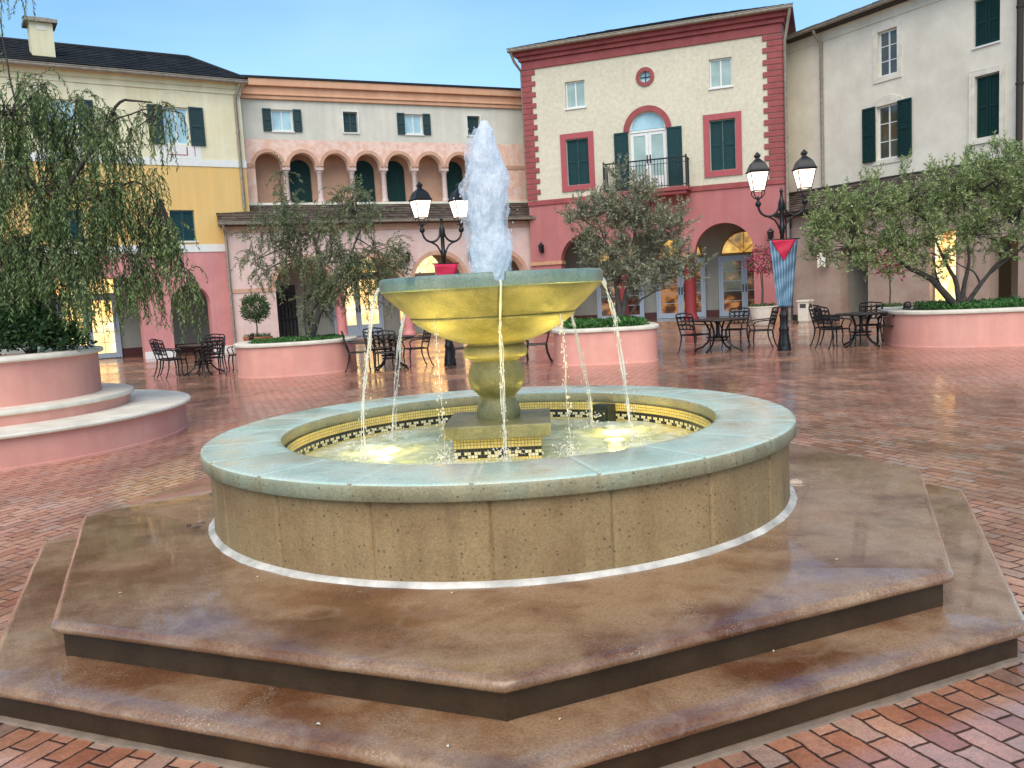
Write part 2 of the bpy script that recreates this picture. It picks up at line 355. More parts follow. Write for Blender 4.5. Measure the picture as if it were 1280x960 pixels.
# ------------------------------------------------------------------ mesh builder
class MB:
    def __init__(s): s.v = []; s.f = []; s.mi = []; s.uv = {}
    def add(s, vs, fs, mi=0):
        o = len(s.v); s.v += [tuple(p) for p in vs]
        for f in fs: s.f.append(tuple(o + i for i in f)); s.mi.append(mi)
        return s
    def box(s, x0, x1, y0, y1, z0, z1, mi=0):
        v = [(x, y, z) for z in (z0, z1) for y in (y0, y1) for x in (x0, x1)]
        return s.add(v, [(0, 2, 3, 1), (4, 5, 7, 6), (0, 1, 5, 4), (2, 6, 7, 3), (0, 4, 6, 2), (1, 3, 7, 5)], mi)
    def hexa(s, p, mi=0):
        return s.add(p, [(0, 2, 3, 1), (4, 5, 7, 6), (0, 1, 5, 4), (2, 6, 7, 3), (0, 4, 6, 2), (1, 3, 7, 5)], mi)
    def tube(s, pts, r, seg=8, mi=0, caps=True):
        pts = [Vector(p) for p in pts]; n = len(pts)
        rr = r if isinstance(r, (list, tuple)) else [r] * n
        vs = []; up = Vector((0, 0, 1)); prev = None
        for i, p in enumerate(pts):
            t = (pts[min(i + 1, n - 1)] - pts[max(i - 1, 0)])
            t = t.normalized() if t.length > 1e-9 else Vector((0, 0, 1))
            if prev is None:
                a = t.cross(up if abs(t.z) < .9 else Vector((1, 0, 0))).normalized()
            else:
                a = (prev - t * prev.dot(t)); a = a.normalized() if a.length > 1e-6 else t.orthogonal().normalized()
            prev = a; b = t.cross(a)
            for k in range(seg):
                q = 2 * PI * k / seg; vs.append(p + (a * math.cos(q) + b * math.sin(q)) * rr[i])
        fs = [(i * seg + k, i * seg + (k + 1) % seg, (i + 1) * seg + (k + 1) % seg, (i + 1) * seg + k) for i in range(n - 1) for k in range(seg)]
        if caps: fs += [tuple(range(seg - 1, -1, -1)), tuple((n - 1) * seg + k for k in range(seg))]
        return s.add(vs, fs, mi)
    def lathe(s, prof, seg=48, c=(0, 0, 0), a0=0., mi=0, cap0=False, cap1=False, rf=None):
        vs = []
        for i, (r, z) in enumerate(prof):
            for k in range(seg):
                a = a0 + 2 * PI * k / seg; r2, z2 = rf(i, a, r, z) if rf else (r, z)
                vs.append((c[0] + r2 * math.cos(a), c[1] + r2 * math.sin(a), c[2] + z2))
        n = len(prof)
        fs = [(i * seg + k, i * seg + (k + 1) % seg, (i + 1) * seg + (k + 1) % seg, (i + 1) * seg + k) for i in range(n - 1) for k in range(seg)]
        if cap0: fs.append(tuple(range(seg - 1, -1, -1)))
        if cap1: fs.append(tuple((n - 1) * seg + k for k in range(seg)))
        return s.add(vs, fs, mi)
    def sweep(s, outline, prof, mi=0, cap1=False):
        """closed plan outline (CCW), profile of (outward offset, z)"""
        n = len(outline); P = [Vector(p) for p in outline]; nr = []
        for i in range(n):
            d = (P[(i + 1) % n] - P[i - 1]).normalized(); nr.append(Vector((d.y, -d.x)))
        vs = [(P[i].x + nr[i].x * o, P[i].y + nr[i].y * o, z) for (o, z) in prof for i in range(n)]
        fs = [(j * n + i, j * n + (i + 1) % n, (j + 1) * n + (i + 1) % n, (j + 1) * n + i) for j in range(len(prof) - 1) for i in range(n)]
        if cap1: fs.append(tuple((len(prof) - 1) * n + i for i in range(n)))
        return s.add(vs, fs, mi)
    def wall(s, outer, holes, y0, t, mi=0):
        """upright wall in the x-z plane with holes; front at y0, back at y0+t"""
        loops = [outer] + list(holes)
        tri = tessellate_polygon([[Vector((p[0], p[1], 0)) for p in l] for l in loops])
        flat = [p for l in loops for p in l]; n = len(flat)
        vs = [(p[0], y0, p[1]) for p in flat] + [(p[0], y0 + t, p[1]) for p in flat]
        fs = [tuple(q) for q in tri] + [tuple(i + n for i in q[::-1]) for q in tri]
        o = 0
        for l in loops:
            m = len(l)
            fs += [(o + i, o + (i + 1) % m, n + o + (i + 1) % m, n + o + i) for i in range(m)]; o += m
        return s.add(vs, fs, mi)
    def xform(s, mtx):
        s.v = [tuple(mtx @ Vector(p)) for p in s.v]; return s
    def build(s, name, mats, parent=None, smooth=None, loc=None, rotz=0, bevel=0):
        me = bpy.data.meshes.new(name); me.from_pydata(s.v, [], s.f); 
        for m in (mats if isinstance(mats, (list, tuple)) else [mats]): me.materials.append(m)
        if any(s.mi): me.polygons.foreach_set('material_index', s.mi)
        if smooth is not None:
            me.shade_smooth(); me.set_sharp_from_angle(angle=R(smooth))
        me.update()
        o = bpy.data.objects.new(name, me); COL.objects.link(o)
        if parent is not None: o.parent = parent
        if loc is not None: o.location = loc
        o.rotation_euler.z = rotz
        if bevel:
            b = o.modifiers.new('edge', 'BEVEL'); b.width = bevel; b.segments = 2; b.limit_method = 'ANGLE'
        return o

def thing(name, label, cat, loc=(0, 0, 0), rotz=0, group=None):
    o = bpy.data.objects.new(name, None); COL.objects.link(o); o.empty_display_size = .2
    o.location = loc; o.rotation_euler = (0, 0, rotz); tag(o, label, cat, group); return o
def tag(o, label=None, cat=None, group=None, kind=None):
    if label: o['label'] = label
    if cat: o['category'] = cat
    if group: o['group'] = group
    if kind: o['kind'] = kind
    return o
def kids(o): return [c for c in COL.objects if c.parent == o]
def dup(root, loc, rotz, label=None, scale=None):
    r = root.copy(); COL.objects.link(r); r.location = loc; r.rotation_euler = (0, 0, rotz)
    if label: r['label'] = label
    if scale: r.scale = (scale,) * 3
    for ch in kids(root):
        c = ch.copy(); COL.objects.link(c); c.parent = r
        for g in kids(ch):
            d = g.copy(); COL.objects.link(d); d.parent = c
    return r
def arc(c, r, z, n=20, a0=PI, a1=0.):
    return [(c + r * math.cos(a0 + (a1 - a0) * i / n), z + r * math.sin(a0 + (a1 - a0) * i / n)) for i in range(n + 1)]
def rect(u0, u1, z0, z1): return [(u0, z0), (u1, z0), (u1, z1), (u0, z1)]
def archband(mb, c, r0, r1, z, y0, y1, n=24, mi=0):
    return mb.wall(arc(c, r1, z, n) + arc(c, r0, z, n, 0., PI), [], y0, y1 - y0, mi)

# ------------------------------------------------------------------ ground
g = MB(); g.add([(-300, -60, 0), (300, -60, 0), (300, 500, 0), (-300, 500, 0)], [(0, 1, 2, 3)])
tag(g.build('ground', M['brick_ground']), kind='structure')

# ------------------------------------------------------------------ fountain
FX, FY = -0.096, 5.485
ft = thing('fountain', 'tiered stone fountain on two wet octagonal steps in the middle of the plaza', 'fountain', (FX, FY, 0))
M['shaded_wet_riser'] = plaster('wet concrete with painted shade', (.035, .018, .008, 1), (.060, .034, .016, 1), 2.5, 60, .3, .35)  # final riser tone: wet, and darker still for shade under the nosing
def octagon(rv, n=40, wear=0., seed=0.):
    V = [(rv * math.cos(-PI / 2 + .006 + k * PI / 4), rv * math.sin(-PI / 2 + .006 + k * PI / 4)) for k in range(8)]; out = []
    for k in range(8):
        (x0, y0), (x1, y1) = V[k], V[(k + 1) % 8]
        for q in range(n):
            t = q / n; x, y = x0 + (x1 - x0) * t, y0 + (y1 - y0) * t; L = math.hypot(x, y)
            d = wear * (mnoise.noise(Vector((x * 5, y * 5, seed))) + .7 * mnoise.noise(Vector((x * 17, y * 17, seed)))) - (wear * .8 if q == 0 else 0)
            out.append((x + x / L * d, y + y / L * d))
    return out
def step(rv, z0, z1, seed):
    MB().sweep(octagon(rv), [(-.048, z0), (-.048, z1 - .058)]).build('riser', M['shaded_wet_riser'], ft)
    prof = [(-.060, z1 - .0585), (-.040, z1 - .056), (-.026, z1 - .053), (-.010, z1 - .048), (-.002, z1 - .038), (0, z1 - .028), (-.003, z1 - .017), (-.011, z1 - .008), (-.022, z1 - .002), (-.036, z1)]
    return MB().sweep(octagon(rv, 40, .0035, seed), prof, cap1=True)
step(3.035, 0, .165, 1.5).build('step', M['wet_concrete'], ft, smooth=35)
step(2.746, .165, .33, 8.5).build('step', M['wet_concrete'], ft, smooth=35)
MB().sweep(octagon(3.0, 60, .010, 4.), [(.012, .0), (.008, .008), (-.012, .013), (-.05, .013)]).build('mortar_seam', M['grey_grout'], ft)
# basin wall with joints between the curved panels
angs = []
NP = 20
def panel_profile(r_out, grooves, depth):
    def rf(i, a, r, z):
        q = ((a + PI / 2 + R(1.0)) / (2 * PI / NP)) % 1.0; q = min(q, 1 - q) * (2 * PI / NP) * r
        return (r - (depth * max(0, 1 - q / .013) if i in grooves else 0), z)
    return rf
mb = MB(); mb.lathe([(1.785, .33), (1.785, .36), (1.785, .55), (1.785, .715), (1.770, .722), (1.40, .722)], 1080, rf=panel_profile(1.785, (1, 2, 3), .016))
mb.build('basin_wall', M['basin_stone'], ft, smooth=50)
mb = MB(); mb.lathe([(1.34, .45), (1.352, .45), (1.352, .724), (1.37, .724)], 240)
mb.build('basin_lining', M['bowl_stone'], ft, smooth=40)
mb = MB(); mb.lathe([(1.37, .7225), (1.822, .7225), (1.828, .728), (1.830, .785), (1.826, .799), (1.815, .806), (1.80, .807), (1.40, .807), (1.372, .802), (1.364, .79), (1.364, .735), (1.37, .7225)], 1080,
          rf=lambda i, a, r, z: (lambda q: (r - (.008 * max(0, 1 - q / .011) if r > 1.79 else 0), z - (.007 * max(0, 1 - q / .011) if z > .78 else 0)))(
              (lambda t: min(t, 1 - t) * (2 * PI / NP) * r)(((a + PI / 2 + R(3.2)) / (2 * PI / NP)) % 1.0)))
mb.mi = [0 if (sum(mb.v[i][2] for i in f) / 4 > .8005) else 1 for f in mb.f]  # sky-tinted colour on top faces, plain stone on the sides
mb.build('coping', [M['sky_tinted_coping'], M['coping_edge']], ft, smooth=50)
mb = MB(); mb.lathe([(1.786, .350), (1.797, .347), (1.812, .338), (1.820, .3305), (1.822, .3295)], 720,
          rf=lambda i, a, r, z: (r + (.007 * mnoise.noise(Vector((math.cos(a) * 9, math.sin(a) * 9, i * .3))) + .004 * mnoise.noise(Vector((math.cos(a) * 40, math.sin(a) * 40, 0)))) * (i > 1), z))
mb.build('mortar_seam', M['caulk'], ft, smooth=60)
# mosaic: one face per tile
def mosaic_faces(mb, pos, ncol, rows):
    """pos(col_fraction_index, row_z) -> point;  rows: list of (z0,z1,func(col)->material)"""
    for (z0, z1, fn) in rows:
        for k in range(ncol):
            mb.add([pos(k, z0), pos(k + 1, z0), pos(k + 1, z1), pos(k, z1)], [(0, 1, 2, 3)], fn(k))
T = .0205
Yf = lambda k: 0
Bf = lambda k: 1
key1 = lambda k: (2, 2, 1, 2, 2, 1)[k % 6] if True else 0
key2 = lambda k: (2, 1, 1, 1, 2, 2)[k % 6]
def rows_from(top, seq):
    out = []; z = top
    for fn in seq: out.append((z - T, z, fn)); z -= T
    return out
def tile_uv(o, n):
    me = o.data; uv = me.uv_layers.new(name='UVMap'); uv.data.foreach_set('uv', [0, 0, 1, 0, 1, 1, 0, 1] * len(me.polygons))
TM = [M['yellow_mosaic'], M['black_mosaic'], M['cream_mosaic']]
nc = 408
mb = MB(); mosaic_faces(mb, lambda k, z: (1.345 * math.cos(2 * PI * k / nc), 1.345 * math.sin(2 * PI * k / nc), z), nc,
                        rows_from(.733, [Yf, Yf, Yf, Bf, key1, key2, Yf, Yf, Yf]))
o = mb.build('mosaic_band', TM, ft); tile_uv(o, 0)
# pool floor and water
MB().lathe([(1.36, .50), (.05, .50)], 96, cap1=True).build('basin_floor', simple('pale pool floor', lin(196, 206, 170, .8), .5), ft)
# central plinth and pedestal
pl = MB().box(-.33, .33, -.33, .33, .735, .82); pl.xform(Matrix.Rotation(R(-3), 4, 'Z'))
pl.build('plinth_slab', M['bowl_stone'], ft, bevel=.008)
pb = MB().box(-.268, .268, -.268, .268, .45, .7345); pb.xform(Matrix.Rotation(R(-3), 4, 'Z')); pb.build('plinth', M['bowl_stone'], ft)
mb = MB(); nk = 26; w = .272
for q in range(4):
    a = R(-3) + q * PI / 2; ca, sa = math.cos(a), math.sin(a)
    pos = lambda k, z, ca=ca, sa=sa: (lambda x, y: (x * ca - y * sa, x * sa + y * ca, z))(-w + 2 * w * k / nk, -w)
    mosaic_faces(mb, pos, nk, rows_from(.733, [Yf, Yf, Yf, Bf, key1, key2, Yf, Yf, Yf]))
o = mb.build('mosaic_band', TM, ft); tile_uv(o, 0)
prof = [(.135, .8205), (.142, .845), (.142, .875), (.132, .905), (.118, .925), (.110, .945), (.112, .962), (.135, .985), (.163, 1.015), (.180, 1.055), (.184, 1.095), (.176, 1.135), (.160, 1.17),
        (.150, 1.195), (.158, 1.205), (.185, 1.212), (.203, 1.225), (.208, 1.25), (.203, 1.275), (.19, 1.29), (.178, 1.30), (.178, 1.318)]
MB().lathe(prof, 72, cap1=True).build('pedestal', M['bowl_stone'], ft, smooth=50)
# bowl
prof = [(.15, 1.312), (.215, 1.315), (.26, 1.328), (.34, 1.358), (.43, 1.405), (.492, 1.446), (.517, 1.468), (.524, 1.474), (.527, 1.482), (.522, 1.487),
        (.60, 1.556), (.672, 1.625), (.690, 1.645), (.693, 1.655)]
MB().lathe(prof, 144).build('bowl', M['bowl_stone'], ft, smooth=50)
NA = [R(-90 + 5 + 45 * k) for k in range(8)]
def notch(i, a, r, z):
    d = min(abs((a - n0 + PI) % (2 * PI) - PI) for n0 in NA) * .7
    return (r, min(z, 1.690 + .02 * max(0, (d - .030) / .010) * 5) if d < .034 or z <= 1.690 else z)
prof = [(.693, 1.655), (.706, 1.662), (.709, 1.70), (.707, 1.728), (.700, 1.737), (.690, 1.74), (.635, 1.74), (.622, 1.733), (.612, 1.70), (.50, 1.60), (.30, 1.56), (.02, 1.55)]
MB().lathe(prof, 720, rf=notch, cap1=True).build('bowl_rim', M['rimstone'] if 'rimstone' in M else M['sky_tinted_coping'], ft, smooth=50)
MB().lathe([(.645, 1.688), (.3, 1.692), (.03, 1.70)], 96, cap1=True).build('bowl_water', M['pool_water'], ft, smooth=60)
# skimmer box on the basin lining
sa = math.atan2(.78, 1.04)
mb = MB(); mb.box(-.075, .075, -.10, .0, .56, .727); mb.box(-.05, .05, -.112, -.1, .60, .70)
mb.build('skimmer_box', simple('tarnished bronze', (.05, .06, .045, 1), .4, .5, var=.4), ft, loc=(1.335 * math.cos(R(52)), 1.335 * math.sin(R(52)), 0), rotz=R(52 - 90), bevel=.01)
# underwater lamps (lit in the photograph)
for k, (lx, ly) in enumerate([(-.80, .22), (.80, .46), (-.62, -.82), (.66, -.76)]):
    ln = math.hypot(lx, ly)
    o = MB().lathe([(.085, .505), (.085, .545), (.07, .552)], 24, cap1=False).build('underwater_lamp', M['bowl_stone'], ft, loc=(lx, ly, 0))
    MB().lathe([(.07, .549), (.01, .556)], 24, cap1=True).build('lens', M['underwater_light'], o)
    ld = bpy.data.lights.new('underwater lamp beam', 'SPOT'); ld.energy = 19; ld.color = (1, .72, .12); ld.spot_size = R(80); ld.spot_blend = .8; ld.shadow_soft_size = .06
    lo = bpy.data.objects.new('underwater_lamp_light', ld); COL.objects.link(lo)
    lo.location = (FX + lx, FY + ly, .64)
    pd = bpy.data.lights.new('underwater lamp glow', 'POINT'); pd.energy = 7; pd.color = (1, .74, .13); pd.shadow_soft_size = .05
    po = bpy.data.objects.new('underwater_lamp_light', pd); COL.objects.link(po); po.location = (FX + lx, FY + ly, .578)
    lo.rotation_euler = (Vector((-lx * .50, -ly * .50, .9))).to_track_quat('-Z', 'Y').to_euler()

# water in the basin
n_r, n_a = 60, 200
vs = []; fs = []
def ripple(x, y):
    z = 0
    for (lx, ly, amp) in [(-.9, .3, 1), (.86, .62, 1), (-.66, .75, .8), (.12, -.95, .8), (-.95, -.5, .7), (.95, -.45, .7), (.1, 1.1, .7)]:
        d = math.hypot(x - lx, y - ly); z += amp * .020 * math.exp(-(d / .30) ** 2) * math.cos(d * 42) + amp * .006 * math.exp(-(d / .55) ** 2) * math.sin(9 * x * (1 + ly)) * math.cos(11 * y)
    return z + .003 * math.sin(13 * x + 5 * y) * math.cos(9 * y - 4 * x)
for i in range(n_r + 1):
    r = .02 + (1.344 - .02) * i / n_r
    for k in range(n_a):
        a = 2 * PI * k / n_a; x, y = r * math.cos(a), r * math.sin(a); vs.append((x, y, .6 + ripple(x, y)))
fs = [(i * n_a + k, i * n_a + (k + 1) % n_a, (i + 1) * n_a + (k + 1) % n_a, (i + 1) * n_a + k) for i in range(n_r) for k in range(n_a)]
tag(MB().add(vs, fs).build('water', M['pool_water'], smooth=80, loc=(FX, FY, 0)), kind='structure')

# jet
def lumpy(mb, prof, seg, amp, sc, seed, lean=(0, 0), cap=True):
    vs = []
    for (r, z) in prof:
        for k in range(seg):
            a = 2 * PI * k / seg
            q = Vector((math.cos(a) * r * sc + seed, math.sin(a) * r * sc, z * sc * .45))
            d = mnoise.fractal(q, 1.0, 2.1, 4) * amp
            rr = max(.004, r * (1 + d))
            vs.append((rr * math.cos(a) + lean[0] * (z - 1.7), rr * math.sin(a) + lean[1] * (z - 1.7), z + .25 * d * r))
    n = len(prof)
    fs = [(i * seg + k, i * seg + (k + 1) % seg, (i + 1) * seg + (k + 1) % seg, (i + 1) * seg + k) for i in range(n - 1) for k in range(seg)]
    fs.append(tuple((n - 1) * seg + k for k in range(seg)))
    mb.add(vs, fs); return mb
def interp(tab, n):
    out = []
    for i in range(n + 1):
        z = tab[0][1] + (tab[-1][1] - tab[0][1]) * i / n
        for (r0, z0), (r1, z1) in zip(tab, tab[1:]):
            if z0 <= z <= z1:
                t = (z - z0) / (z1 - z0); out.append((r0 + (r1 - r0) * t, z)); break
    return out
jt = thing('water_jet', 'tall frothy white water jet shooting up from the fountain bowl', 'water jet', (FX, FY, 0))
core = lumpy(MB(), interp([(.105, 1.695), (.106, 1.80), (.108, 2.0), (.114, 2.15), (.118, 2.32), (.102, 2.42), (.080, 2.50), (.066, 2.57), (.050, 2.63), (.022, 2.69)], 190), 110, .34, 10, 3.1, (.012, 0))
core.build('column', M['jet_water'], jt, smooth=80)
veil = lumpy(MB(), interp([(.118, 1.70), (.124, 1.9), (.130, 2.1), (.134, 2.30), (.112, 2.44), (.085, 2.55), (.05, 2.64)], 150), 90, .50, 13, 9.4, (-.008, 0))
veil.build('spray', M['mist_water'], jt, smooth=80)
dr = MB()
for i in range(260):
    z = 1.72 + .95 * random.random() ** .8; a = random.random() * 2 * PI; r = .105 + abs(random.gauss(0, .03)); r *= (1.1 if z < 2.3 else .75)
    s_ = random.uniform(.0018, .0055); c = Vector((r * math.cos(a) - .03 * (z - 1.7) * 1, r * math.sin(a), z))
    dr.add([c + Vector((0, 0, s_ * 1.8)), c + Vector((s_, 0, 0)), c + Vector((0, s_, 0)), c + Vector((-s_, 0, 0)), c + Vector((0, -s_, 0)), c - Vector((0, 0, s_ * 1.6))],
           [(0, 1, 2), (0, 2, 3), (0, 3, 4), (0, 4, 1), (5, 2, 1), (5, 3, 2), (5, 4, 3), (5, 1, 4)])
tag(dr.build('droplets', M['jet_water'], jt, smooth=80), kind='stuff')
# streams falling from the eight notches
STREAM_LABELS = ['thin water stream falling in front of the fountain pedestal', 'water stream falling from the bowl between the pedestal and its right edge, in front', 'twisted water stream falling off the far right tip of the bowl',
                 'water stream falling behind the bowl on the right', 'water stream falling straight behind the pedestal', 'water stream falling behind the bowl on the left', 'water stream falling off the far left tip of the bowl', 'water stream falling from the bowl between the pedestal and its left edge, in front']
for k, a in enumerate(NA):
    path = []
    if k in (7, 0, 1):            # these run down the bowl, then drop from its band
        path = [(.70, 1.692), (.716, 1.685), (.720, 1.66), (.704, 1.645), (.672, 1.612), (.60, 1.545), (.535, 1.484)]
        r0, z0, r1 = .530, 1.474, {0: .40, 1: .56, 7: .52}[k]
        if k: path = []
    else: r0, z0, r1 = .69, 1.692, .69 + {2: .19, 3: .36, 4: .3, 5: .33, 6: .20}[k]
    fall = [(r0 + (r1 - r0) * t, z0 - (z0 - .60) * t * t) for t in [i / 44 for i in range(45)]]
    pts = []; rad = []; allp = path + fall; th = {0: .010, 1: .006, 7: .005}.get(k, .014)
    for i, (rr, z) in enumerate(allp):
        t = max(0, (i - len(path))) / 44; wob = .008 * mnoise.noise(Vector((k * 5.1, t * 6, 3))) * t * 2
        pts.append((rr * math.cos(a) + wob, rr * math.sin(a) + wob, z))
        rad.append(th * (1 - .45 * t) * (1 + .6 * mnoise.noise(Vector((k * 3.3, z * 16, 0)))))
    reach = r1 - .69
    mb = MB()
    for q in range(4 if k not in (1, 7) else 2):
        pp = []; rq = []
        for i, (p, r_) in enumerate(zip(pts, rad)):
            t = max(0, (i - len(path))) / 44; sp = (.004 + .014 * t) * (k not in (1, 7))
            pp.append((p[0] + sp * mnoise.noise(Vector((q * 7.7 + k, t * 3.5, 1))) * 2, p[1] + sp * mnoise.noise(Vector((q * 7.7 + k, t * 3.5, 9))) * 2, p[2]))
            cut = mnoise.noise(Vector((q * 3.1 + k * 1.7, t * 9, 5))) * 1.6 + .75 - .45 * t
            rq.append(max(.0012, r_ * .62 * max(.08, min(1.1, cut))))
        mb.tube(pp, rq, 6)
    for i in range(110):
        t = random.random() ** .6; z = z0 - (z0 - .6) * t * t; rr = r0 + (r1 - r0) * t + random.gauss(0, .018) * t
        c = Vector((rr * math.cos(a) + random.gauss(0, .014) * t, rr * math.sin(a) + random.gauss(0, .014) * t, z)); s_ = random.uniform(.002, .005)
        mb.add([c + Vector((0, 0, s_ * 2.6)), c + Vector((s_, 0, 0)), c + Vector((0, s_, 0)), c + Vector((-s_, 0, 0)), c + Vector((0, -s_, 0)), c - Vector((0, 0, s_ * 2))],
               [(0, 1, 2), (0, 2, 3), (0, 3, 4), (0, 4, 1), (5, 2, 1), (5, 3, 2), (5, 4, 3), (5, 1, 4)])
    # splash crown where it lands
    lx, ly = pts[-1][0], pts[-1][1]
    for i in range(130):
        q = random.random() * 2 * PI; d = abs(random.gauss(0, .075)); c = Vector((lx + d * math.cos(q), ly + d * math.sin(q), .605 + random.random() ** 2 * .09)); s_ = random.uniform(.003, .008)
        mb.add([c + Vector((0, 0, s_)), c + Vector((s_, 0, 0)), c + Vector((0, s_, 0)), c + Vector((-s_, 0, 0)), c + Vector((0, -s_, 0)), c - Vector((0, 0, s_))],
               [(0, 1, 2), (0, 2, 3), (0, 3, 4), (0, 4, 1), (5, 2, 1), (5, 3, 2), (5, 4, 3), (5, 1, 4)])
    tag(mb.build('water_stream', M['stream_water'], smooth=80, loc=(FX, FY, 0)), STREAM_LABELS[k], 'water stream', 'water streams falling from the bowl')

# ------------------------------------------------------------------ building kit (local frame: x along the facade, -y to the plaza)
def sloped_tiles(mb, u0, u1, y0, z0, y1, z1, tw=.26, th=.33, u0r=None, u1r=None):
    """courses of overlapping tiles from eave (y0,z0) to top (y1,z1)"""
    L = math.hypot(y1 - y0, z1 - z0); n = max(2, int(L / th)); u0r = u0 if u0r is None else u0r; u1r = u1 if u1r is None else u1r
    dy, dz = (y1 - y0) / L, (z1 - z0) / L; ny, nz = -dz, dy
    for j in range(n):
        s0, s1 = L * j / n - .02, L * (j + 1) / n + .03
        a, b = u0 + (u0r - u0) * j / n, u1 + (u1r - u1) * j / n
        m = max(1, round((b - a) / tw)); off = (j % 2) * .5
        for k in range(-1, m):
            x0 = max(a, a + (b - a) * (k + off) / m); x1 = min(b, a + (b - a) * (k + 1 + off) / m) - .012
            if x1 - x0 < .03: continue
            lift = .032 + random.uniform(-.006, .006)
            p = lambda x, s, h: (x, y0 + dy * s + ny * h, z0 + dz * s + nz * h)
            mb.hexa([p(x0, s0, lift), p(x1, s0, lift), p(x0, s1, .004), p(x1, s1, .004), p(x0, s0, lift + .022), p(x1, s0, lift + .022), p(x0, s1, .024), p(x1, s1, .024)])
    return mb
def frame_mesh(u0, u1, z0, z1, y, w=.055, d=.06, cols=2, rows=1, bar=.028):
    mb = MB()
    mb.box(u0, u0 + w, y, y + d, z0, z1); mb.box(u1 - w, u1, y, y + d, z0, z1)
    mb.box(u0 + w, u1 - w, y, y + d, z0, z0 + w); mb.box(u0 + w, u1 - w, y, y + d, z1 - w, z1)
    for k in range(1, cols):
        c = u0 + (u1 - u0) * k / cols; ww = w * .9 if cols == 2 else bar; mb.box(c - ww / 2, c + ww / 2, y + .004, y + d - .004, z0 + w, z1 - w)
    for k in range(1, rows):
        c = z0 + (z1 - z0) * k / rows
        for q in range(cols):
            a = u0 + (u1 - u0) * q / cols; b = u0 + (u1 - u0) * (q + 1) / cols
            mb.box(a + w * .46 if q else a + w, b - w * .46 if q < cols - 1 else b - w, y + .008, y + d - .008, c - bar / 2, c + bar / 2)
    return mb
def shutter_mesh(u0, u1, z0, z1, y, d=.045, panels=2):
    mb = MB(); w = min(.07, (u1 - u0) * .2)
    mb.box(u0, u0 + w, y, y + d, z0, z1); mb.box(u1 - w, u1, y, y + d, z0, z1)
    zs = [z0 + (z1 - z0) * k / panels for k in range(panels + 1)]
    mb.box(u0 + w, u1 - w, y, y + d, z0, z0 + w); mb.box(u0 + w, u1 - w, y, y + d, z1 - w, z1)
    for z in zs[1:-1]: mb.box(u0 + w, u1 - w, y, y + d, z - w / 2, z + w / 2)
    for a, b in zip(zs, zs[1:]):
        lo = a + (w if a == z0 else w / 2); hi = b - (w if b == z1 else w / 2); n = max(3, int((hi - lo) / .055))
        for k in range(n):     # louvres
            q0 = lo + (hi - lo) * k / n; q1 = lo + (hi - lo) * (k + .92) / n
            mb.hexa([(u0 + w, y + .012, q0), (u1 - w, y + .012, q0), (u0 + w, y + .03, q0), (u1 - w, y + .03, q0), (u0 + w, y + .024, q1), (u1 - w, y + .024, q1), (u0 + w, y + .036, q1), (u1 - w, y + .036, q1)])
    return mb
def window(b, u0, u1, z0, z1, y=0., cols=2, rows=1, pane='sky_glass', fm='white_trim', surround=None, sm=None, shutters=None, shm='green_paint', shw=None, sill=None, label=None, arched=None, rec=.09):
    """a window part set in a hole of the wall (front face at y)"""
    if surround:
        w = surround; mb = MB()
        if arched:
            top = [(u1 + w, z1 + .02)] + [(u1 + w - (u1 - u0 + 2 * w) * t, z1 + .02 + arched * 4 * t * (1 - t) + w * .6) for t in [i / 14 for i in range(15)]] + [(u0 - w, z1 + .02)]
            mb.wall([(u0 - w, z0 - w), (u1 + w, z0 - w)] + top, [rect(u0, u1, z0, z1)], y - .035, .034)
        else: mb.wall(rect(u0 - w, u1 + w, z0 - w, z1 + w), [rect(u0, u1, z0, z1)], y - .05, .049)
        win = mb.build('window', M[sm], b, bevel=.012)
        MB.build(frame_mesh(u0 + .002, u1 - .002, z0 + .002, z1 - .002, y + rec, cols=cols, rows=rows), 'frame', M[fm], win)
    else:
        win = frame_mesh(u0 + .002, u1 - .002, z0 + .002, z1 - .002, y + rec, cols=cols, rows=rows).build('window', M[fm], b)
    if label: win['label'] = label
    if shutters == 'closed':
        c = (u0 + u1) / 2
        for a, e in ((u0 + .03, c - .008), (c + .008, u1 - .03)): shutter_mesh(a, e, z0 + .03, z1 - .03, y + rec - .035).build('shutter', M[shm], win)
        MB().box(u0 + .02, u1 - .02, y + rec + .062, y + rec + .07, z0 + .02, z1 - .02).build('pane', M['dark_room'], win)
    else:
        MB().box(u0 + .01, u1 - .01, y + rec + .025, y + rec + .032, z0 + .01, z1 - .01).build('pane', M[pane], win)
        if shutters == 'open':
            w = shw or (u1 - u0) * .5
            off = (surround or 0)
            for a, e in ((u0 - w - .01, u0 - .01), (u1 + .01, u1 + w + .01)): shutter_mesh(a, e, z0 - .02, z1 + .02, y - .06 - (.04 if surround else 0)).build('shutter', M[shm], win)
    if sill: MB().box(u0 - .04, u1 + .04, y - .05 - (surround and .03 or 0), y + .02, z0 - .055 , z0 - .003).build('sill', M[sill], win)
    return win
def pipe(b, pts, r=.05, m='gutter_metal'):
    mb = MB().tube(pts, r, 10)
    for p, q in zip(pts, pts[1:]):
        p, q = Vector(p), Vector(q); L = (q - p).length
        if L > 1.5:
            k = 1.2
            while k < L: c = p + (q - p) * (k / L); d = (q - p).normalized() * .03; mb.tube([c - d, c + d], r * 1.22, 10); k += 2.1
    return mb.build('downpipe', M[m], b, smooth=40)
def gutter(b, u0, u1, y, z, m='gutter_metal', r=.075):
    mb = MB(); mb.tube([(u0, y, z), (u1, y, z)], r, 12); mb.box(u0, u1, y - r - .012, y - r + .02, z + r * .55, z + r * .85)
    return mb.build('gutter', M[m], b, smooth=40)
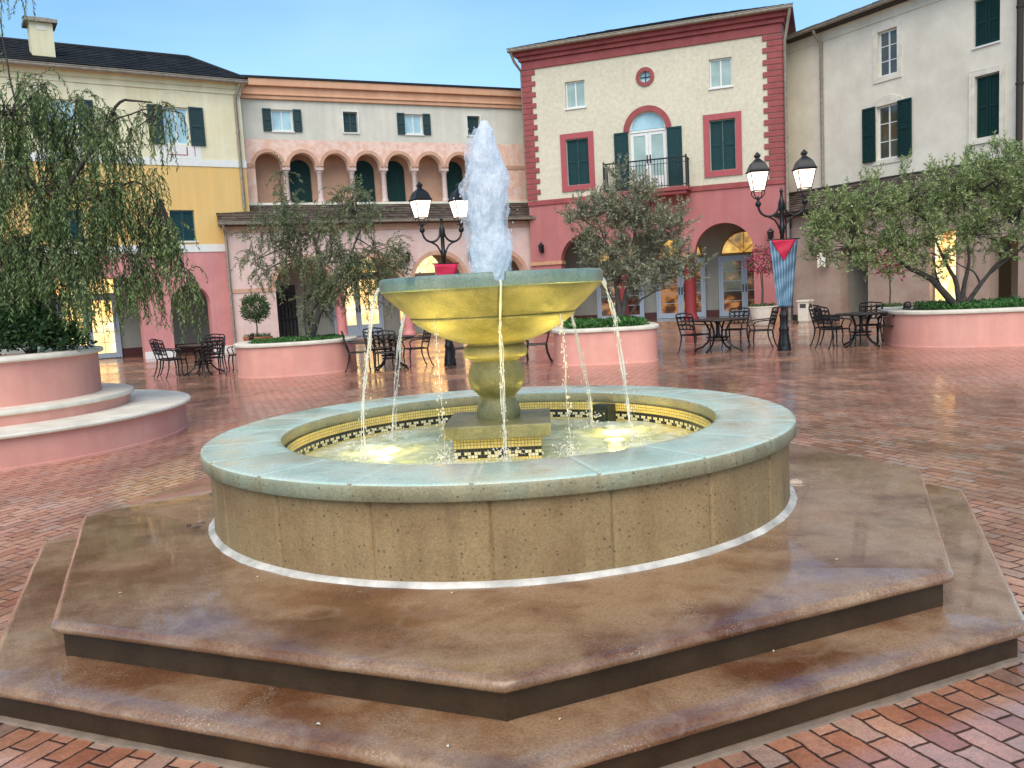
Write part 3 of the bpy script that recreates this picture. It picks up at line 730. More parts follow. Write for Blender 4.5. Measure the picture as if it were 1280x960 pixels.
def double_door(b, u0, u1, z0, z1, y, pane, label=None, rows=4, cols=2, fm='blue_white', kick=.18):
    c = (u0 + u1) / 2; w = .11
    mb = MB(); mb.box(u0 - .07, u0 - .001, y - .03, y + .05, z0, z1 + .08); mb.box(u1 + .001, u1 + .07, y - .03, y + .05, z0, z1 + .08); mb.box(u0, u1, y - .03, y + .05, z1 + .001, z1 + .08)
    door = mb.build('door', M[fm], b, bevel=.006)
    if label: door['label'] = label
    for a, e, hs in ((u0 + .004, c - .004, 1), (c + .004, u1 - .004, -1)):
        lf = MB(); lf.box(a, a + w, y, y + .045, z0 + .01, z1 - .004); lf.box(e - w, e, y, y + .045, z0 + .01, z1 - .004)
        lf.box(a + w, e - w, y, y + .045, z0 + .01, z0 + .01 + kick); lf.box(a + w, e - w, y, y + .045, z1 - .004 - w, z1 - .004)
        zl, zh = z0 + .01 + kick, z1 - .004 - w
        for k in range(1, rows): z = zl + (zh - zl) * k / rows; lf.box(a + w, e - w, y + .012, y + .03, z - .012, z + .012)
        for k in range(1, cols): x = a + w + (e - a - 2 * w) * k / cols; lf.box(x - .012, x + .012, y + .010, y + .032, zl, zh)
        lf.build('leaf', M[fm], door)
        MB().box(a + w - .01, e - w + .01, y + .018, y + .026, zl - .01, zh + .01).build('pane', M[pane], door)
        hx = e - w / 2 if hs > 0 else a + w / 2
        MB().box(hx - .025, hx + .025, y - .03, y - .001, z0 + .95, z0 + 1.25).build('handle', M['black_iron'], door)
    return door
def fanlight(b, c, r, z, y, pane, fm='blue_white', label=None):
    mb = MB(); archband(mb, c, r - .06, r, z, y, y + .05)
    mb.box(c - r + .06, c + r - .06, y, y + .05, z, z + .055)
    for q in (45, 90, 135): mb.tube([(c, y + .025, z + .05), (c + (r - .05) * math.cos(R(q)), y + .025, z + (r - .05) * math.sin(R(q)))], .014, 6)
    w = mb.build('fanlight', M[fm], b)
    if label: w['label'] = label
    MB().wall(arc(c, r - .03, z, 20), [], y + .02, .01).build('pane', M[pane], w); return w
def round_column(b, u, y, z0, z1, r, m, cap='tan_capital', capw=None):
    mb = MB().lathe([(r * 1.35, z0), (r * 1.35, z0 + .10), (r * 1.18, z0 + .14), (r * 1.05, z0 + .18), (r * 1.0, z0 + .3), (r * .93, z1 - .22), (r * 1.0, z1 - .19)], 28, (u, y, 0))
    c = mb.build('column', M[m], b, smooth=40)
    cw = capw or r * 1.45
    MB().box(u - cw, u + cw, y - cw, y + cw, z1 - .10, z1 - .002).lathe([(r * 1.0, z1 - .2), (r * 1.35, z1 - .105)], 28, (u, y, 0)).build('capital', M[cap], c, bevel=.01)
    return c

# ---- building A: cream / yellow / pink, left
A = thing('cream_building', 'three colour building with pink arcade, yellow middle, cream top floor and black tiled roof', 'building', (-9.78, 30.45, 0), R(33))
A0 = -15.0
def wall(b, name, m, outer, holes, y, t, label=None):
    o = MB().wall(outer, holes, y, t).build(name, M[m], b)
    if label: o['label'] = label
    return o
wins2 = [(-1.69, -.87), (-5.12, -4.30), (-8.55, -7.73)]
wins1 = [(-1.78, -.97), (-5.25, -4.44), (-8.7, -7.89)]
wall(A, 'wall', 'cream_plaster', rect(A0, .95, 6.69, 9.30), [rect(a, e, 7.16, 8.40) for a, e in wins2], 0, .35, 'cream plaster wall of the top floor')
wall(A, 'wall', 'yellow_plaster', rect(A0, .95, 3.80, 6.45), [rect(a, e, 3.92, 4.97) for a, e in wins1], 0, .35, 'yellow plaster wall of the middle floor')
out = [(A0, 0), (-9.0, 0), (-9.0, 2.6)] + [(-9.0, 2.75), (-3.05, 2.75)] + [(-2.97, 2.6), (-2.97, 0), (-2.02, 0)] + arc(-1.36, .66, 1.78, 20) + [(-.70, 0), (.1, 0), (.1, 3.54), (A0, 3.54)]
wall(A, 'wall', 'pink_plaster', out, [], 0, .45, 'dusty pink plaster wall of the arcade')
for z0, z1 in ((3.54, 3.80), (6.45, 6.69)): MB().box(A0, .97, -.025, .33, z0 + .001, z1 - .001).build('string_course', M['white_trim'], A)
mb = MB().box(A0, .98, -.045, .33, 8.95, 9.30); mb.box(A0, 1.0, -.10, -.046, 9.12, 9.30)
mb.build('frieze', M['cream_plaster'], A)
for a, e in ((-2.99, -2.0), (-.72, .12), (A0, -8.98)): MB().box(a, e, -.03, .0, 0, .24).build('skirting', M['white_trim'], A)
for (a, e) in wins2:
    c = (a + e) / 2; 
    w = window(A, a, e, 7.16, 8.40, shutters='open', shw=.48, shm='slate_paint', pane='sky_glass')
    mb = MB().box(a - .28, e + .32, -.006, .0, 6.70, 7.13); mb.build('apron_panel', M['white_trim'], w)
    MB().wall([(a + .04, 6.80), (e - .12, 6.80), (e - .12, 7.08), (e - .16, 7.08), (e - .16, 6.83), (a + .065, 6.83), (a + .065, 7.08), (a + .04, 7.08)], [], -.012, .0055).build('painted_line', M['red_frame'], w)
    MB().box(e + .1, e + .125, -.012, -.0065, 6.78, 7.12).build('painted_line', M['red_frame'], w)
    mb = MB(); archband(mb, c, .44, .62, 8.44, -.012, .0); mb.build('blind_arch', M['cream_plaster'], w)
for (a, e) in wins1: window(A, a, e, 3.92, 4.97, shutters='closed', shm='teal_paint', sill='white_trim')
gutter(A, A0, 1.16, -.33, 9.33)
MB().box(A0, 1.14, -.30, .3, 9.30, 9.38).build('soffit', M['cream_plaster'], A)
mb = MB(); sloped_tiles(mb, A0, 1.16, -.36, 9.40, 3.2, 10.92, .28, .34, u1r=.1)
mb.add([(A0, -.3, 9.38), (1.1, -.3, 9.38), (.05, 3.2, 10.90), (A0, 3.2, 10.90), (1.1, 8, 9.38), (A0, 8, 9.38)], [(0, 1, 2, 3), (1, 4, 2), (3, 2, 4, 5)])
mb.tube([(1.12, -.34, 9.44), (.08, 3.2, 10.95)], .07, 8); mb.tube([(A0, 3.2, 10.95), (.08, 3.2, 10.95)], .07, 8)
mb.build('roof', M['black_tiles'], A)
MB().box(.955, .957, .1, 8, 3, 9.3).box(A0, .95, 7.8, 8, 0, 9.3).build('wall', M['cream_plaster'], A)
ch = MB().box(-5.32, -4.66, .55, 1.25, 9.4, 10.85).build('chimney', M['cream_plaster'], A)
MB().box(-5.46, -4.52, .42, 1.38, 10.85, 10.96).hexa([(-5.44, .44, 10.96), (-4.54, .44, 10.96), (-5.44, 1.36, 10.96), (-4.54, 1.36, 10.96), (-5.2, .7, 11.06), (-4.8, .7, 11.06), (-5.2, 1.1, 11.06), (-4.8, 1.1, 11.06)]).build('chimney_cap', M['gutter_metal'], ch)
MB().box(-5.12, -4.86, .54, .549, 10.62, 10.76).build('vent_panel', M['pot_white'], ch)
# rear wing glimpsed at the far left
wg = MB().box(-15, -6.35, 3.6, 8.5, 6, 11.25).build('wing', M['yellow_plaster'], A)
mb = MB(); sloped_tiles(mb, -15, -6.1, 3.3, 11.28, 6.2, 12.3, .3, .36); mb.add([(-15, 3.35, 11.25), (-6.12, 3.35, 11.25), (-6.4, 6.2, 12.27), (-15, 6.2, 12.27), (-6.12, 9, 11.2), (-15, 9, 11.2)], [(0, 1, 2, 3), (1, 4, 2), (3, 2, 4, 5)])
mb.build('wing_roof', M['brown_tiles'], A)
MB().box(-7.9, -7.0, 4.3, 5.0, 11.4, 12.85).box(-8.0, -6.9, 4.2, 5.1, 12.85, 12.95).build('chimney', M['yellow_plaster'], A)
pipe(A, [(.86, -.30, 9.28), (.86, -.28, 9.15), (.74, -.10, 8.85), (.74, -.09, 5.0)], .055)
# recess
MB().box(A0, .4, 2.5, 2.7, 0, 3.5).box(A0, .4, .46, 2.7, 3.3, 3.5).box(.15, .4, .46, 2.5, 0, 3.3).box(-2.9, -2.6, .5, .9, 0, 3.3).build('arcade_wall', M['recess_plaster'], A)
MB().box(-3.3, .15, 2.48, 2.499, 0, .32).build('skirting', M['dark_base'], A)
double_door(A, -5.22, -3.40, .02, 2.18, 2.42, 'lit_glass', 'glazed double door lit yellow from inside', cols=2, rows=5)
tr = frame_mesh(-5.29, -3.33, 2.265, 2.85, 2.41, cols=4).build('transom', M['blue_white'], A)
MB().box(-5.25, -3.37, 2.43, 2.44, 2.3, 2.82).build('pane', M['lit_glass'], tr)

# ---- building B: blush arcade with loggia, centre left
B = thing('loggia_building', 'long pale building with peach columned loggia above a tiled arcade roof', 'building', (-9.9, 29.9, 0), R(23.5))
BL, BR = .33, 13.4
ups = [(2.37, 3.14), (5.0, 5.55), (7.40, 8.12), (9.98, 10.52)]
wall(B, 'wall', 'grey_plaster', rect(.9, BR, 7.56, 8.96), [rect(a, e, 7.87, 8.63) for a, e in ups], 1.2, .3, 'pale grey plaster attic wall')
lc = [2.13 + 1.235 * k for k in range(8)]
hole = [(1.72, 5.30)] + [(1.72, 6.60)] if False else None
holes = []
for c in lc: holes.append([(c - .47, 6.56)] + arc(c, .47, 6.60, 18)[0:] + [(c + .47, 6.56)])
up = rect(.9, BR, 6.52, 7.56)
outer = [(.9, 5.28), (lc[0] - .47, 5.28)]
for k, c in enumerate(lc):
    outer += [(c - .47, 6.56)] + arc(c, .47, 6.62, 18) + [(c + .47, 6.56)]
outer += [(lc[-1] + .47, 5.28), (BR, 5.28), (BR, 7.56), (.9, 7.56)]
wall(B, 'wall', 'fresco_plaster', outer, [], 1.2, .3, 'mottled salmon wall with the loggia arches')
for a, e in ((.9, lc[0] - .47), (lc[-1] + .47, BR)): MB().box(a, e - .001, 1.17, 1.199, 6.55, 6.70).build('string_course', M['peach_plaster'], B)
for k, c in enumerate(lc):
    mb = MB(); archband(mb, c, .475, .60, 6.62, 1.15, 1.21); mb.build('arch_moulding', M['peach_plaster'], B, bevel=.01)
for k in range(7):
    u = (lc[k] + lc[k + 1]) / 2
    col = MB().lathe([(.135, 5.30), (.135, 5.37), (.12, 5.40), (.105, 5.45), (.092, 6.34), (.105, 6.36)], 20, (u, 1.33, 0)).build('column', M['pink_stone'], B, smooth=40)
    MB().box(u - .15, u + .15, 1.18, 1.5, 6.47, 6.555).lathe([(.10, 6.36), (.14, 6.468)], 20, (u, 1.33, 0)).build('capital', M['pink_stone'], col, bevel=.008)
MB().box(.9, BR, 2.05, 2.25, 5.2, 7.6).box(.9, BR, 1.51, 2.05, 7.2, 7.3).box(1.3, 1.62, 1.51, 2.05, 5.2, 7.2).build('loggia_wall', M['peach_plaster'], B)
MB().box(.9, BR, 1.12, 2.05, 5.20, 5.285).build('loggia_floor', M['cap_stone'], B)
for k in (1, 3, 4, 6): 
    dr_ = MB().wall([(lc[k] + .0 - .42, 5.3), (lc[k] + .42, 5.3)] + arc(lc[k], .42, 6.55, 14, 0., PI), [], 2.0, .04).build('door', M['green_paint'], B)
    for s_ in (-1, 1): shutter_mesh(lc[k] + (.01 if s_ > 0 else -.40), lc[k] + (.40 if s_ > 0 else -.01), 5.32, 6.5, 1.97, .03, 1).build('leaf', M['green_paint'], dr_)
mb = MB().box(.9, BR, 1.10, 1.5, 8.965, 9.10).box(.9, BR, 1.05, 1.5, 9.10, 9.18).box(.9, BR, 1.14, 1.5, 9.18, 9.42).box(.9, BR, 1.02, 1.5, 9.42, 9.68)
mb.build('cornice', M['orange_cornice'], B, bevel=.02)
MB().box(.9, BR, .98, 7.5, 9.68, 9.75).build('roof', M['black_tiles'], B)
MB().box(.9, 1.1, 1.5, 7.5, 4, 9.68).box(1.1, BR, 7.3, 7.5, 0, 9.68).build('wall', M['grey_plaster'], B)
for k, (a, e) in enumerate(ups):
    if k in (0, 2): window(B, a, e, 7.87, 8.63, 1.2, shutters='open', shw=.30, shm='slate_paint', pane='sky_glass', sill='white_trim')
    else: window(B, a, e, 7.87, 8.63, 1.2, shutters='closed', shm='slate_paint', surround=.04, sm='white_trim')
# lean-to roof and ground arcade
mb = MB(); sloped_tiles(mb, .1, 12.75, -.32, 4.47, 1.19, 5.17, .25, .25)
mb.add([(.12, -.3, 4.45), (12.75, -.3, 4.45), (12.75, 1.19, 5.15), (.12, 1.19, 5.15), (.12, 1.19, 4.45)], [(0, 1, 2, 3), (0, 3, 4)])
mb.build('roof', M['brown_tiles'], B)
gutter(B, .05, 12.75, -.36, 4.44, 'gutter_metal', .06)
MB().box(.2, 12.75, -.29, .3, 4.36, 4.445).build('soffit', M['soffit'], B)
ac = [2.88, 5.45, 8.02, 10.6]; ar = 1.04; zs = 2.12
outer = [(BL, 0), (ac[0] - ar, 0)]
for k, c in enumerate(ac): outer += arc(c, ar, zs, 24)
outer += [(ac[-1] + ar, 0), (12.3, 0), (12.3, 4.36), (BL, 4.36)]
wall(B, 'wall', 'blush_plaster', outer, [], 0, .45, 'pale blush arcade wall')
for k, c in enumerate(ac):
    mb = MB(); archband(mb, c, ar + .003, ar + .16, zs, -.02, .0, 28); mb.build('arch_moulding', M['peach_plaster'], B)
MB().box(BL, 12.3, -.05, .0, 4.14, 4.36).build('frieze', M['peach_plaster'], B)
MB().box(BL - .03, ac[0] - ar + .02, -.03, .0, 2.06, 2.20).build('string_course', M['peach_plaster'], B)
for k in range(3): round_column(B, (ac[k] + ac[k + 1]) / 2, .22, .15, zs - .001, .19, 'pink_column', 'peach_plaster', .235)
MB().box(BL, 12.3, -.25, 3.0, 0.002, .15).build('arcade_floor', M['wet_concrete'], B)
MB().box(BL, 12.9, 2.5, 2.7, .15, 4.3).box(BL, 12.9, .46, 2.5, 4.0, 4.3).box(BL, BL + .2, .46, 2.5, .15, 4.0).build('arcade_wall', M['recess_plaster'], B)
MB().box(2.0, 2.95, 2.46, 2.499, .152, 2.3).build('passage', M['dark_room'], B)  # flat dark panel: painted shade in place of an open passage
mb = MB()
for k in range(7): mb.tube([(2.06 + k * .14, 2.40, .152), (2.06 + k * .14, 2.40, 2.0)], .014, 6)
mb.box(2.0, 2.95, 2.385, 2.415, 1.0, 1.05).box(2.0, 2.95, 2.385, 2.415, 1.9, 1.95); mb.build('gate', M['black_iron'], B)
double_door(B, 4.42, 6.28, .152, 2.50, 2.42, 'lit_glass', 'glazed double door lit yellow from inside', cols=2, rows=3, kick=.45)
fanlight(B, 5.35, .93, 2.62, 2.42, 'lit_glass')
w = frame_mesh(7.02, 9.0, .5, 2.45, 2.42, cols=3, rows=2).build('shop_window', M['blue_white'], B)
MB().box(7.05, 8.97, 2.44, 2.45, .53, 2.42).build('pane', M['lit_display'], w)
fanlight(B, 8.01, .98, 2.5, 2.42, 'lit_glass')
w = frame_mesh(9.7, 11.6, .5, 2.45, 2.42, cols=3, rows=2).build('shop_window', M['blue_white'], B)
MB().box(9.73, 11.57, 2.44, 2.45, .53, 2.42).build('pane', M['lit_display'], w)
pipe(B, [(.22, -.36, 4.40), (.24, -.30, 4.25), (.30, -.06, 4.05), (.30, -.06, .02)], .05)

# ---- building C: cream stucco over red arcade
C_ = thing('red_trim_building', 'cream stucco building with red quoins, red arcade and small iron balcony', 'building', (9.67, 31.2, 0), R(-20.5))
CL, CR = -9.2, .45
holes = [rect(-7.50, -6.72, 8.46, 9.45), rect(-2.07, -1.27, 8.52, 9.53), rect(-7.57, -6.68, 5.55, 7.30), rect(-2.12, -1.20, 5.58, 7.38),
         [(-5.08, 5.16), (-3.70, 5.16)] + arc(-4.39, .69, 7.30, 20, 0., PI), [( -4.4 + .2 * math.cos(2 * PI * k / 24), 9.24 + .2 * math.sin(2 * PI * k / 24)) for k in range(24)]]
wall(C_, 'wall', 'stucco', rect(CL, CR, 5.10, 10.10), holes, 0, .35, 'rough cream stucco upper wall')
cc = [-1.72, -4.33, -6.94]; cra = 1.05; czs = 2.64
outer = [(CL, 0), (cc[2] - cra, 0)] + arc(cc[2], cra, czs, 24) + arc(cc[1], cra, czs, 24) + arc(cc[0], cra, czs, 24) + [(cc[0] + cra, 0), (CR, 0), (CR, 4.90), (CL, 4.90)]
wall(C_, 'wall', 'red_plaster', outer, [], 0, .5, 'rose red plaster arcade wall')
MB().box(CL - .03, CR + .03, -.05, .35, 4.901, 5.099).build('string_course', M['red_trim'], C_, bevel=.015)
MB().box(CL - .02, CR + .02, -.06, .35, 10.10, 10.42).box(CL - .1, CR + .1, -.16, .35, 10.42, 10.58).box(CL - .2, CR + .2, -.30, .35, 10.58, 10.72).build('cornice', M['red_trim'], C_, bevel=.02)
gutter(C_, CL - .4, CR + .4, -.46, 10.80)
MB().box(CL - .38, CR + .38, -.42, 6.6, 10.72, 10.80).build('soffit', M['red_trim'], C_)
mb = MB(); sloped_tiles(mb, CL - .42, CR + .42, -.5, 10.84, 3.2, 12.0, .28, .34, u0r=CL + 3, u1r=CR - 3)
mb.add([(CL - .4, -.45, 10.82), (CR + .4, -.45, 10.82), (CR - 3, 3.2, 11.98), (CL + 3, 3.2, 11.98), (CR + .4, 6.7, 10.82), (CL - .4, 6.7, 10.82)], [(0, 1, 2, 3), (1, 4, 2), (3, 2, 4, 5), (0, 3, 5)])
mb.build('roof', M['black_tiles'], C_)
MB().box(CL, CL + .3, .351, 6.5, 5.1, 10.72).box(CR - .3, CR, .351, 6.5, 5.1, 10.72).box(CL, CR, 6.2, 6.5, 0, 10.7).build('wall', M['stucco'], C_)
MB().box(CL, CL + .3, .501, 6.5, 0, 5.09).build('wall', M['red_plaster'], C_)
MB().box(CR - .3, CR, .501, 6.5, 0, 5.09).build('wall', M['red_plaster'], C_)
for side in (0, 1):
    mb = MB(); n = 24; h = (10.08 - 5.12) / n
    for k in range(n):
        wl = .52 if k % 2 else .37
        if side: wl += .14
        a, e = (CL - .035, CL + wl) if not side else (CR - wl, CR + .035)
        z0 = 5.12 + k * h
        y1 = .0 if False else (.40 if k % 2 else .25)
        mb.box(a, e, -.045, -.001, z0 + .012, z0 + h - .012)
        if side: mb.box(CR + .001, CR + .035, -.001, y1 + .3, z0 + .012, z0 + h - .012)
        else: mb.box(CL - .035, CL - .001, -.001, y1 + .3, z0 + .012, z0 + h - .012)
    mb.build('quoin_strip', M['red_trim'], C_, bevel=.012)
window(C_, -7.50, -6.72, 8.46, 9.45, pane='curtain_glass', sill='white_trim')
window(C_, -2.07, -1.27, 8.52, 9.53, pane='curtain_glass', sill='white_trim')
window(C_, -7.57, -6.68, 5.55, 7.30, shutters='closed', shm='teal_paint', surround=.21, sm='red_frame')
window(C_, -2.12, -1.20, 5.58, 7.38, shutters='closed', shm='teal_paint', surround=.21, sm='red_frame')
mb = MB(); mb.wall([(-4.4 + .34 * math.cos(2 * PI * k / 32), 9.24 + .34 * math.sin(2 * PI * k / 32)) for k in range(32)], [[(-4.4 + .205 * math.cos(2 * PI * k / 24), 9.24 + .205 * math.sin(2 * PI * k / 24)) for k in range(24)]], -.05, .049)
oc = mb.build('round_window', M['red_trim'], C_, bevel=.01)
MB().wall([(-4.4 + .2 * math.cos(2 * PI * k / 24), 9.24 + .2 * math.sin(2 * PI * k / 24)) for k in range(24)], [], .10, .01).build('pane', M['sky_glass'], oc)
MB().box(-4.415, -4.385, .06, .09, 9.04, 9.44).box(-4.6, -4.4151, .06, .09, 9.225, 9.255).box(-4.3849, -4.2, .06, .09, 9.225, 9.255).build('glazing_bar', M['black_iron'], oc)
# balcony door
mb = MB(); archband(mb, -4.39, .695, .90, 7.30, -.05, -.001, 28); mb.build('arch_moulding', M['red_trim'], C_, bevel=.01)
double_door(C_, -5.06, -3.72, 5.17, 7.26, .10, 'curtain_glass', 'glazed balcony door under a half round fanlight', rows=1, cols=1, fm='white_trim', kick=.45)
mb = MB(); archband(mb, -4.39, .61, .685, 7.36, .09, .14); fl = mb.build('fanlight', M['white_trim'], C_); MB().wall(arc(-4.39, .64, 7.36, 20), [], .115, .01).build('pane', M['sky_glass'], fl)
for a, e in ((-5.66, -5.12), (-3.66, -3.12)): shutter_mesh(a, e, 5.2, 7.32, -.06).build('shutter', M['teal_paint'], C_)
bal = MB().box(-5.98, -2.82, -.85, -.051, 4.92, 5.06).box(-5.9, -2.9, -.78, -.051, 4.80, 4.92).build('balcony', M['red_trim'], C_, bevel=.02)
for u in (-5.6, -4.4, -3.2): MB().hexa([(u - .07, -.6, 4.72), (u + .07, -.6, 4.72), (u - .07, -.051, 4.4), (u + .07, -.051, 4.4), (u - .07, -.7, 4.80), (u + .07, -.7, 4.80), (u - .07, -.051, 4.80), (u + .07, -.051, 4.80)]).build('bracket', M['red_trim'], bal)
rl = MB()
rl.box(-5.92, -2.88, -.82, -.78, 6.08, 6.13); rl.box(-5.92, -2.88, -.815, -.785, 5.12, 5.15); rl.box(-5.92, -2.88, -.812, -.788, 5.92, 5.94)
k = -5.92
while k <= -2.87: rl.tube([(k, -.80, 5.06), (k, -.80, 6.08)], .010, 6); k += .112
for u in (-5.92, -2.88):
    rl.box(u - .03, u + .03, -.84, -.76, 5.06, 6.18); rl.box(u - .02, u + .02, -.76, -.052, 6.08, 6.12); rl.box(u - .015, u + .015, -.76, -.052, 5.12, 5.15)
    for q in range(1, 7): rl.tube([(u, -.80 + q * .107, 5.06), (u, -.80 + q * .107, 6.08)], .010, 6)
rl.build('railing', M['black_iron'], bal)
# arcade of C
for k in (0, 1): round_column(C_, (cc[k] + cc[k + 1]) / 2, .25, .15, czs - .001, .22, 'red_column', 'tan_capital', .262)
MB().box(CL - .05, cc[2] - cra + .06, -.06, .5, 2.56, 2.70).build('string_course', M['tan_capital'], C_, bevel=.015)
MB().box(cc[0] + cra - .06, CR + .04, -.04, -.001, 2.56, 2.68).build('string_course', M['red_trim'], C_, bevel=.015)
MB().box(cc[0] + cra - .05, CR + .03, -.05, -.001, 0, .30).build('skirting', M['tan_capital'], C_)
MB().box(CL, CR - .4, -.3, 3.2, .002, .15).build('arcade_floor', M['wet_concrete'], C_)
MB().box(CL, CR - .32, 2.8, 3.0, .15, 4.6).box(CL, CR - .32, .51, 2.8, 4.3, 4.6).build('arcade_wall', M['recess_plaster'], C_)
MB().box(CL, CR - .32, 2.77, 2.799, .152, .42).build('skirting', M['dark_base'], C_)
for c in (-1.25, -3.78, -6.3):
    double_door(C_, c - .93, c + .93, .152, 2.46, 2.70, 'dim_door_glass', rows=5, cols=1, kick=.2)
    fanlight(C_, c, .9, 2.60, 2.70, 'amber_fan', fm='gold_inside')
pipe(C_, [(CR + .30, -.46, 10.74), (CR + .26, -.40, 10.5), (CR + .10, -.10, 9.8), (CR + .10, -.10, 5.0), (CR + .10, -.10, .02)], .055)
pipe(C_, [(CL - .30, -.40, 10.74), (CL - .2, -.30, 10.4), (CL - .07, .1, 10.1), (CL - .07, .1, 5.2)], .055)

# ---- building D: beige, right
D = thing('beige_building', 'marbled beige building with dark green shutters and a tiled lean-to roof at the right', 'building', (10.6, 30.5, 0), R(-61.5))
DR_ = 10.5
h = [rect(2.12, 2.86, 7.98, 9.42), rect(2.06, 2.90, 5.30, 7.05), rect(5.44, 6.24, 8.06, 9.40), rect(5.50, 6.26, 5.40, 7.20)]
wall(D, 'wall', 'beige_plaster', rect(-3.4, DR_, 4.72, 9.75), h, 1.2, .35, 'marbled beige plaster upper wall')
MB().box(-3.4, DR_, 1.16, 1.5, 9.751, 10.08).build('frieze', M['beige_plaster'], D)
MB().box(-1.6, DR_, .8, 7, 10.08, 10.16).build('soffit', M['soffit'], D)
gutter(D, -1.6, DR_, .74, 10.17)
mb = MB(); sloped_tiles(mb, -1.6, DR_, .7, 10.2, 4, 11.3, .28, .34); mb.add([(-1.6, .72, 10.17), (DR_, .72, 10.17), (DR_, 4, 11.26), (-1.6, 4, 11.26), (DR_, 7.2, 10.17), (-1.6, 7.2, 10.17)], [(0, 1, 2, 3), (3, 2, 4, 5), (1, 4, 2), (0, 3, 5)])
mb.build('roof', M['black_tiles'], D)
MB().box(DR_ - .3, DR_, 1.56, 7, 0, 10.08).box(-1.6, DR_, 6.8, 7, 0, 10.0).box(-1.6, -1.3, 1.56, 7, 0, 10.08).build('wall', M['beige_plaster'], D)
window(D, 2.12, 2.86, 7.98, 9.42, 1.2, rows=3, pane='olive_glass', surround=.17, sm='cap_stone', arched=.16)
window(D, 2.06, 2.90, 5.30, 7.05, 1.2, rows=3, pane='olive_glass', surround=.15, sm='cap_stone', arched=.18, shutters='open', shw=.50, shm='green_paint')
window(D, 5.44, 6.24, 8.06, 9.40, 1.2, shutters='closed', shm='green_paint', sill='white_trim')
window(D, 5.50, 6.26, 5.40, 7.20, 1.2, shutters='closed', shm='green_paint', surround=.16, sm='cap_stone')
pipe(D, [(-.15, .74, 10.1), (-.15, .8, 9.95), (-.15, 1.11, 9.7), (-.15, 1.11, 4.74)], .055)
pipe(D, [(6.88, 1.11, 10.0), (6.88, 1.11, 4.74)], .09, 'soffit')
MB().box(-3.3, -1.31, 1.21, 1.54, 3.4, 4.718).build('wall', M['beige_plaster'], D)
MB().box(-3.3, DR_, 1.12, 1.199, 4.60, 4.72).build('flashing', M['soffit'], D)
mb = MB(); sloped_tiles(mb, -1.4, DR_, -.35, 3.84, 1.15, 4.62, .24, .21)
mb.add([(-1.4, -.33, 3.82), (DR_, -.33, 3.82), (DR_, 1.15, 4.6), (-1.4, 1.15, 4.6)], [(0, 1, 2, 3)]); mb.build('roof', M['brown_tiles'], D)
gutter(D, -1.4, DR_, -.40, 3.80, 'soffit', .06)
MB().box(-1.4, DR_, -.34, .3, 3.70, 3.80).build('soffit', M['soffit'], D)
ops = [rect(4.85, 5.70, .55, 2.75)]
outer = [(-.6, 0), (1.48, 0), (1.48, 2.45), (2.62, 2.45), (2.62, 0), (6.72, 0), (6.72, 2.4), (7.55, 2.4), (7.55, 0), (DR_, 0), (DR_, 3.70), (-.6, 3.70)]
wall(D, 'wall', 'taupe_plaster', outer, ops, 0, .45, 'marbled taupe ground floor wall')
MB().box(-.6, 1.47, -.03, -.001, 0, .22).build('skirting', M['soffit'], D)
MB().box(1.2, 3.2, 1.6, 1.8, 0, 3.6).box(1.2, 1.4, .46, 1.6, 0, 3.6).box(2.7, 2.9, .46, 1.6, 0, 3.6).build('passage', M['recess_plaster'], D)
MB().box(6.4, 8, 1.6, 1.8, 0, 3.6).build('passage', M['recess_plaster'], D)
w = frame_mesh(4.86, 5.69, .56, 2.74, .15, cols=1, rows=2).build('shop_window', M['gutter_metal'], D)
MB().box(4.88, 5.67, .18, .19, .58, 2.72).build('pane', lit('bright shop display', (.9, .25, .05, 1), (1, .62, .2, 1), (1, .9, .6, 1), .85, 3.5), w)
MB().lathe([(.11, 0), (.11, 3.7)], 20, (5.95, -.14, 0)).build('column', M['taupe_plaster'], D, smooth=40)

# ------------------------------------------------------------------ wall lanterns
def local_pt(b, u, y, z):
    return Matrix.Translation(b.location) @ Matrix.Rotation(b.rotation_euler.z, 4, 'Z') @ Vector((u, y, z))
wl = thing('wall_lantern', '', 'wall lantern', local_pt(B, 6.73, 0, 2.9), B.rotation_euler.z, 'lanterns fixed to the building walls')
wl['label'] = 'black wall lantern on the blush arcade wall, nearest the left lamp post'
MB().lathe([(.05, .02), (.09, .06), (.115, .26), (.12, .27)], 6, (0, -.2, 0)).tube([(0, -.001, .12), (0, -.06, .02), (0, -.2, -.02), (0, -.2, .03)], .016, 6).build('bracket', M['black_iron'], wl)
MB().lathe([(.14, .27), (.11, .31), (.05, .36), (.03, .40), (.01, .43)], 6, (0, -.2, 0), cap1=True).build('cap', M['black_iron'], wl)
MB().box(-.05, .05, -.012, -.001, 0, .3).build('wall_plate', M['black_iron'], wl)
for b, u, z, lab in ((B, 9.28, 2.9, 'black wall lantern on the blush arcade wall, beside the water jet'), (C_, -8.72, 3.05, 'small wall lantern at the left end of the red arcade wall'),
                     (C_, -.05, 2.95, 'small wall lantern on the red wall by the striped banner'), (D, .50, 2.3, 'small wall lantern on the taupe wall of the beige building')):
    dup(wl, local_pt(b, u, 0, z), b.rotation_euler.z, lab)
sg = thing('hanging_sign', 'small white swallowtail pennant sign hanging on the taupe wall', 'sign', local_pt(D, .98, -.30, 2.25), D.rotation_euler.z + R(40))
MB().wall([(-.13, .1), (-.13, -.42), (0, -.30), (.13, -.42), (.13, .1)], [], -.01, .02).build('board', M['pot_white'], sg)
MB().tube([(-.2, 0, .13), (.16, 0, .13)], .015, 6).tube([(0, 0, .13), (-.22, .26, .13)], .014, 6).build('bracket', M['black_iron'], sg)

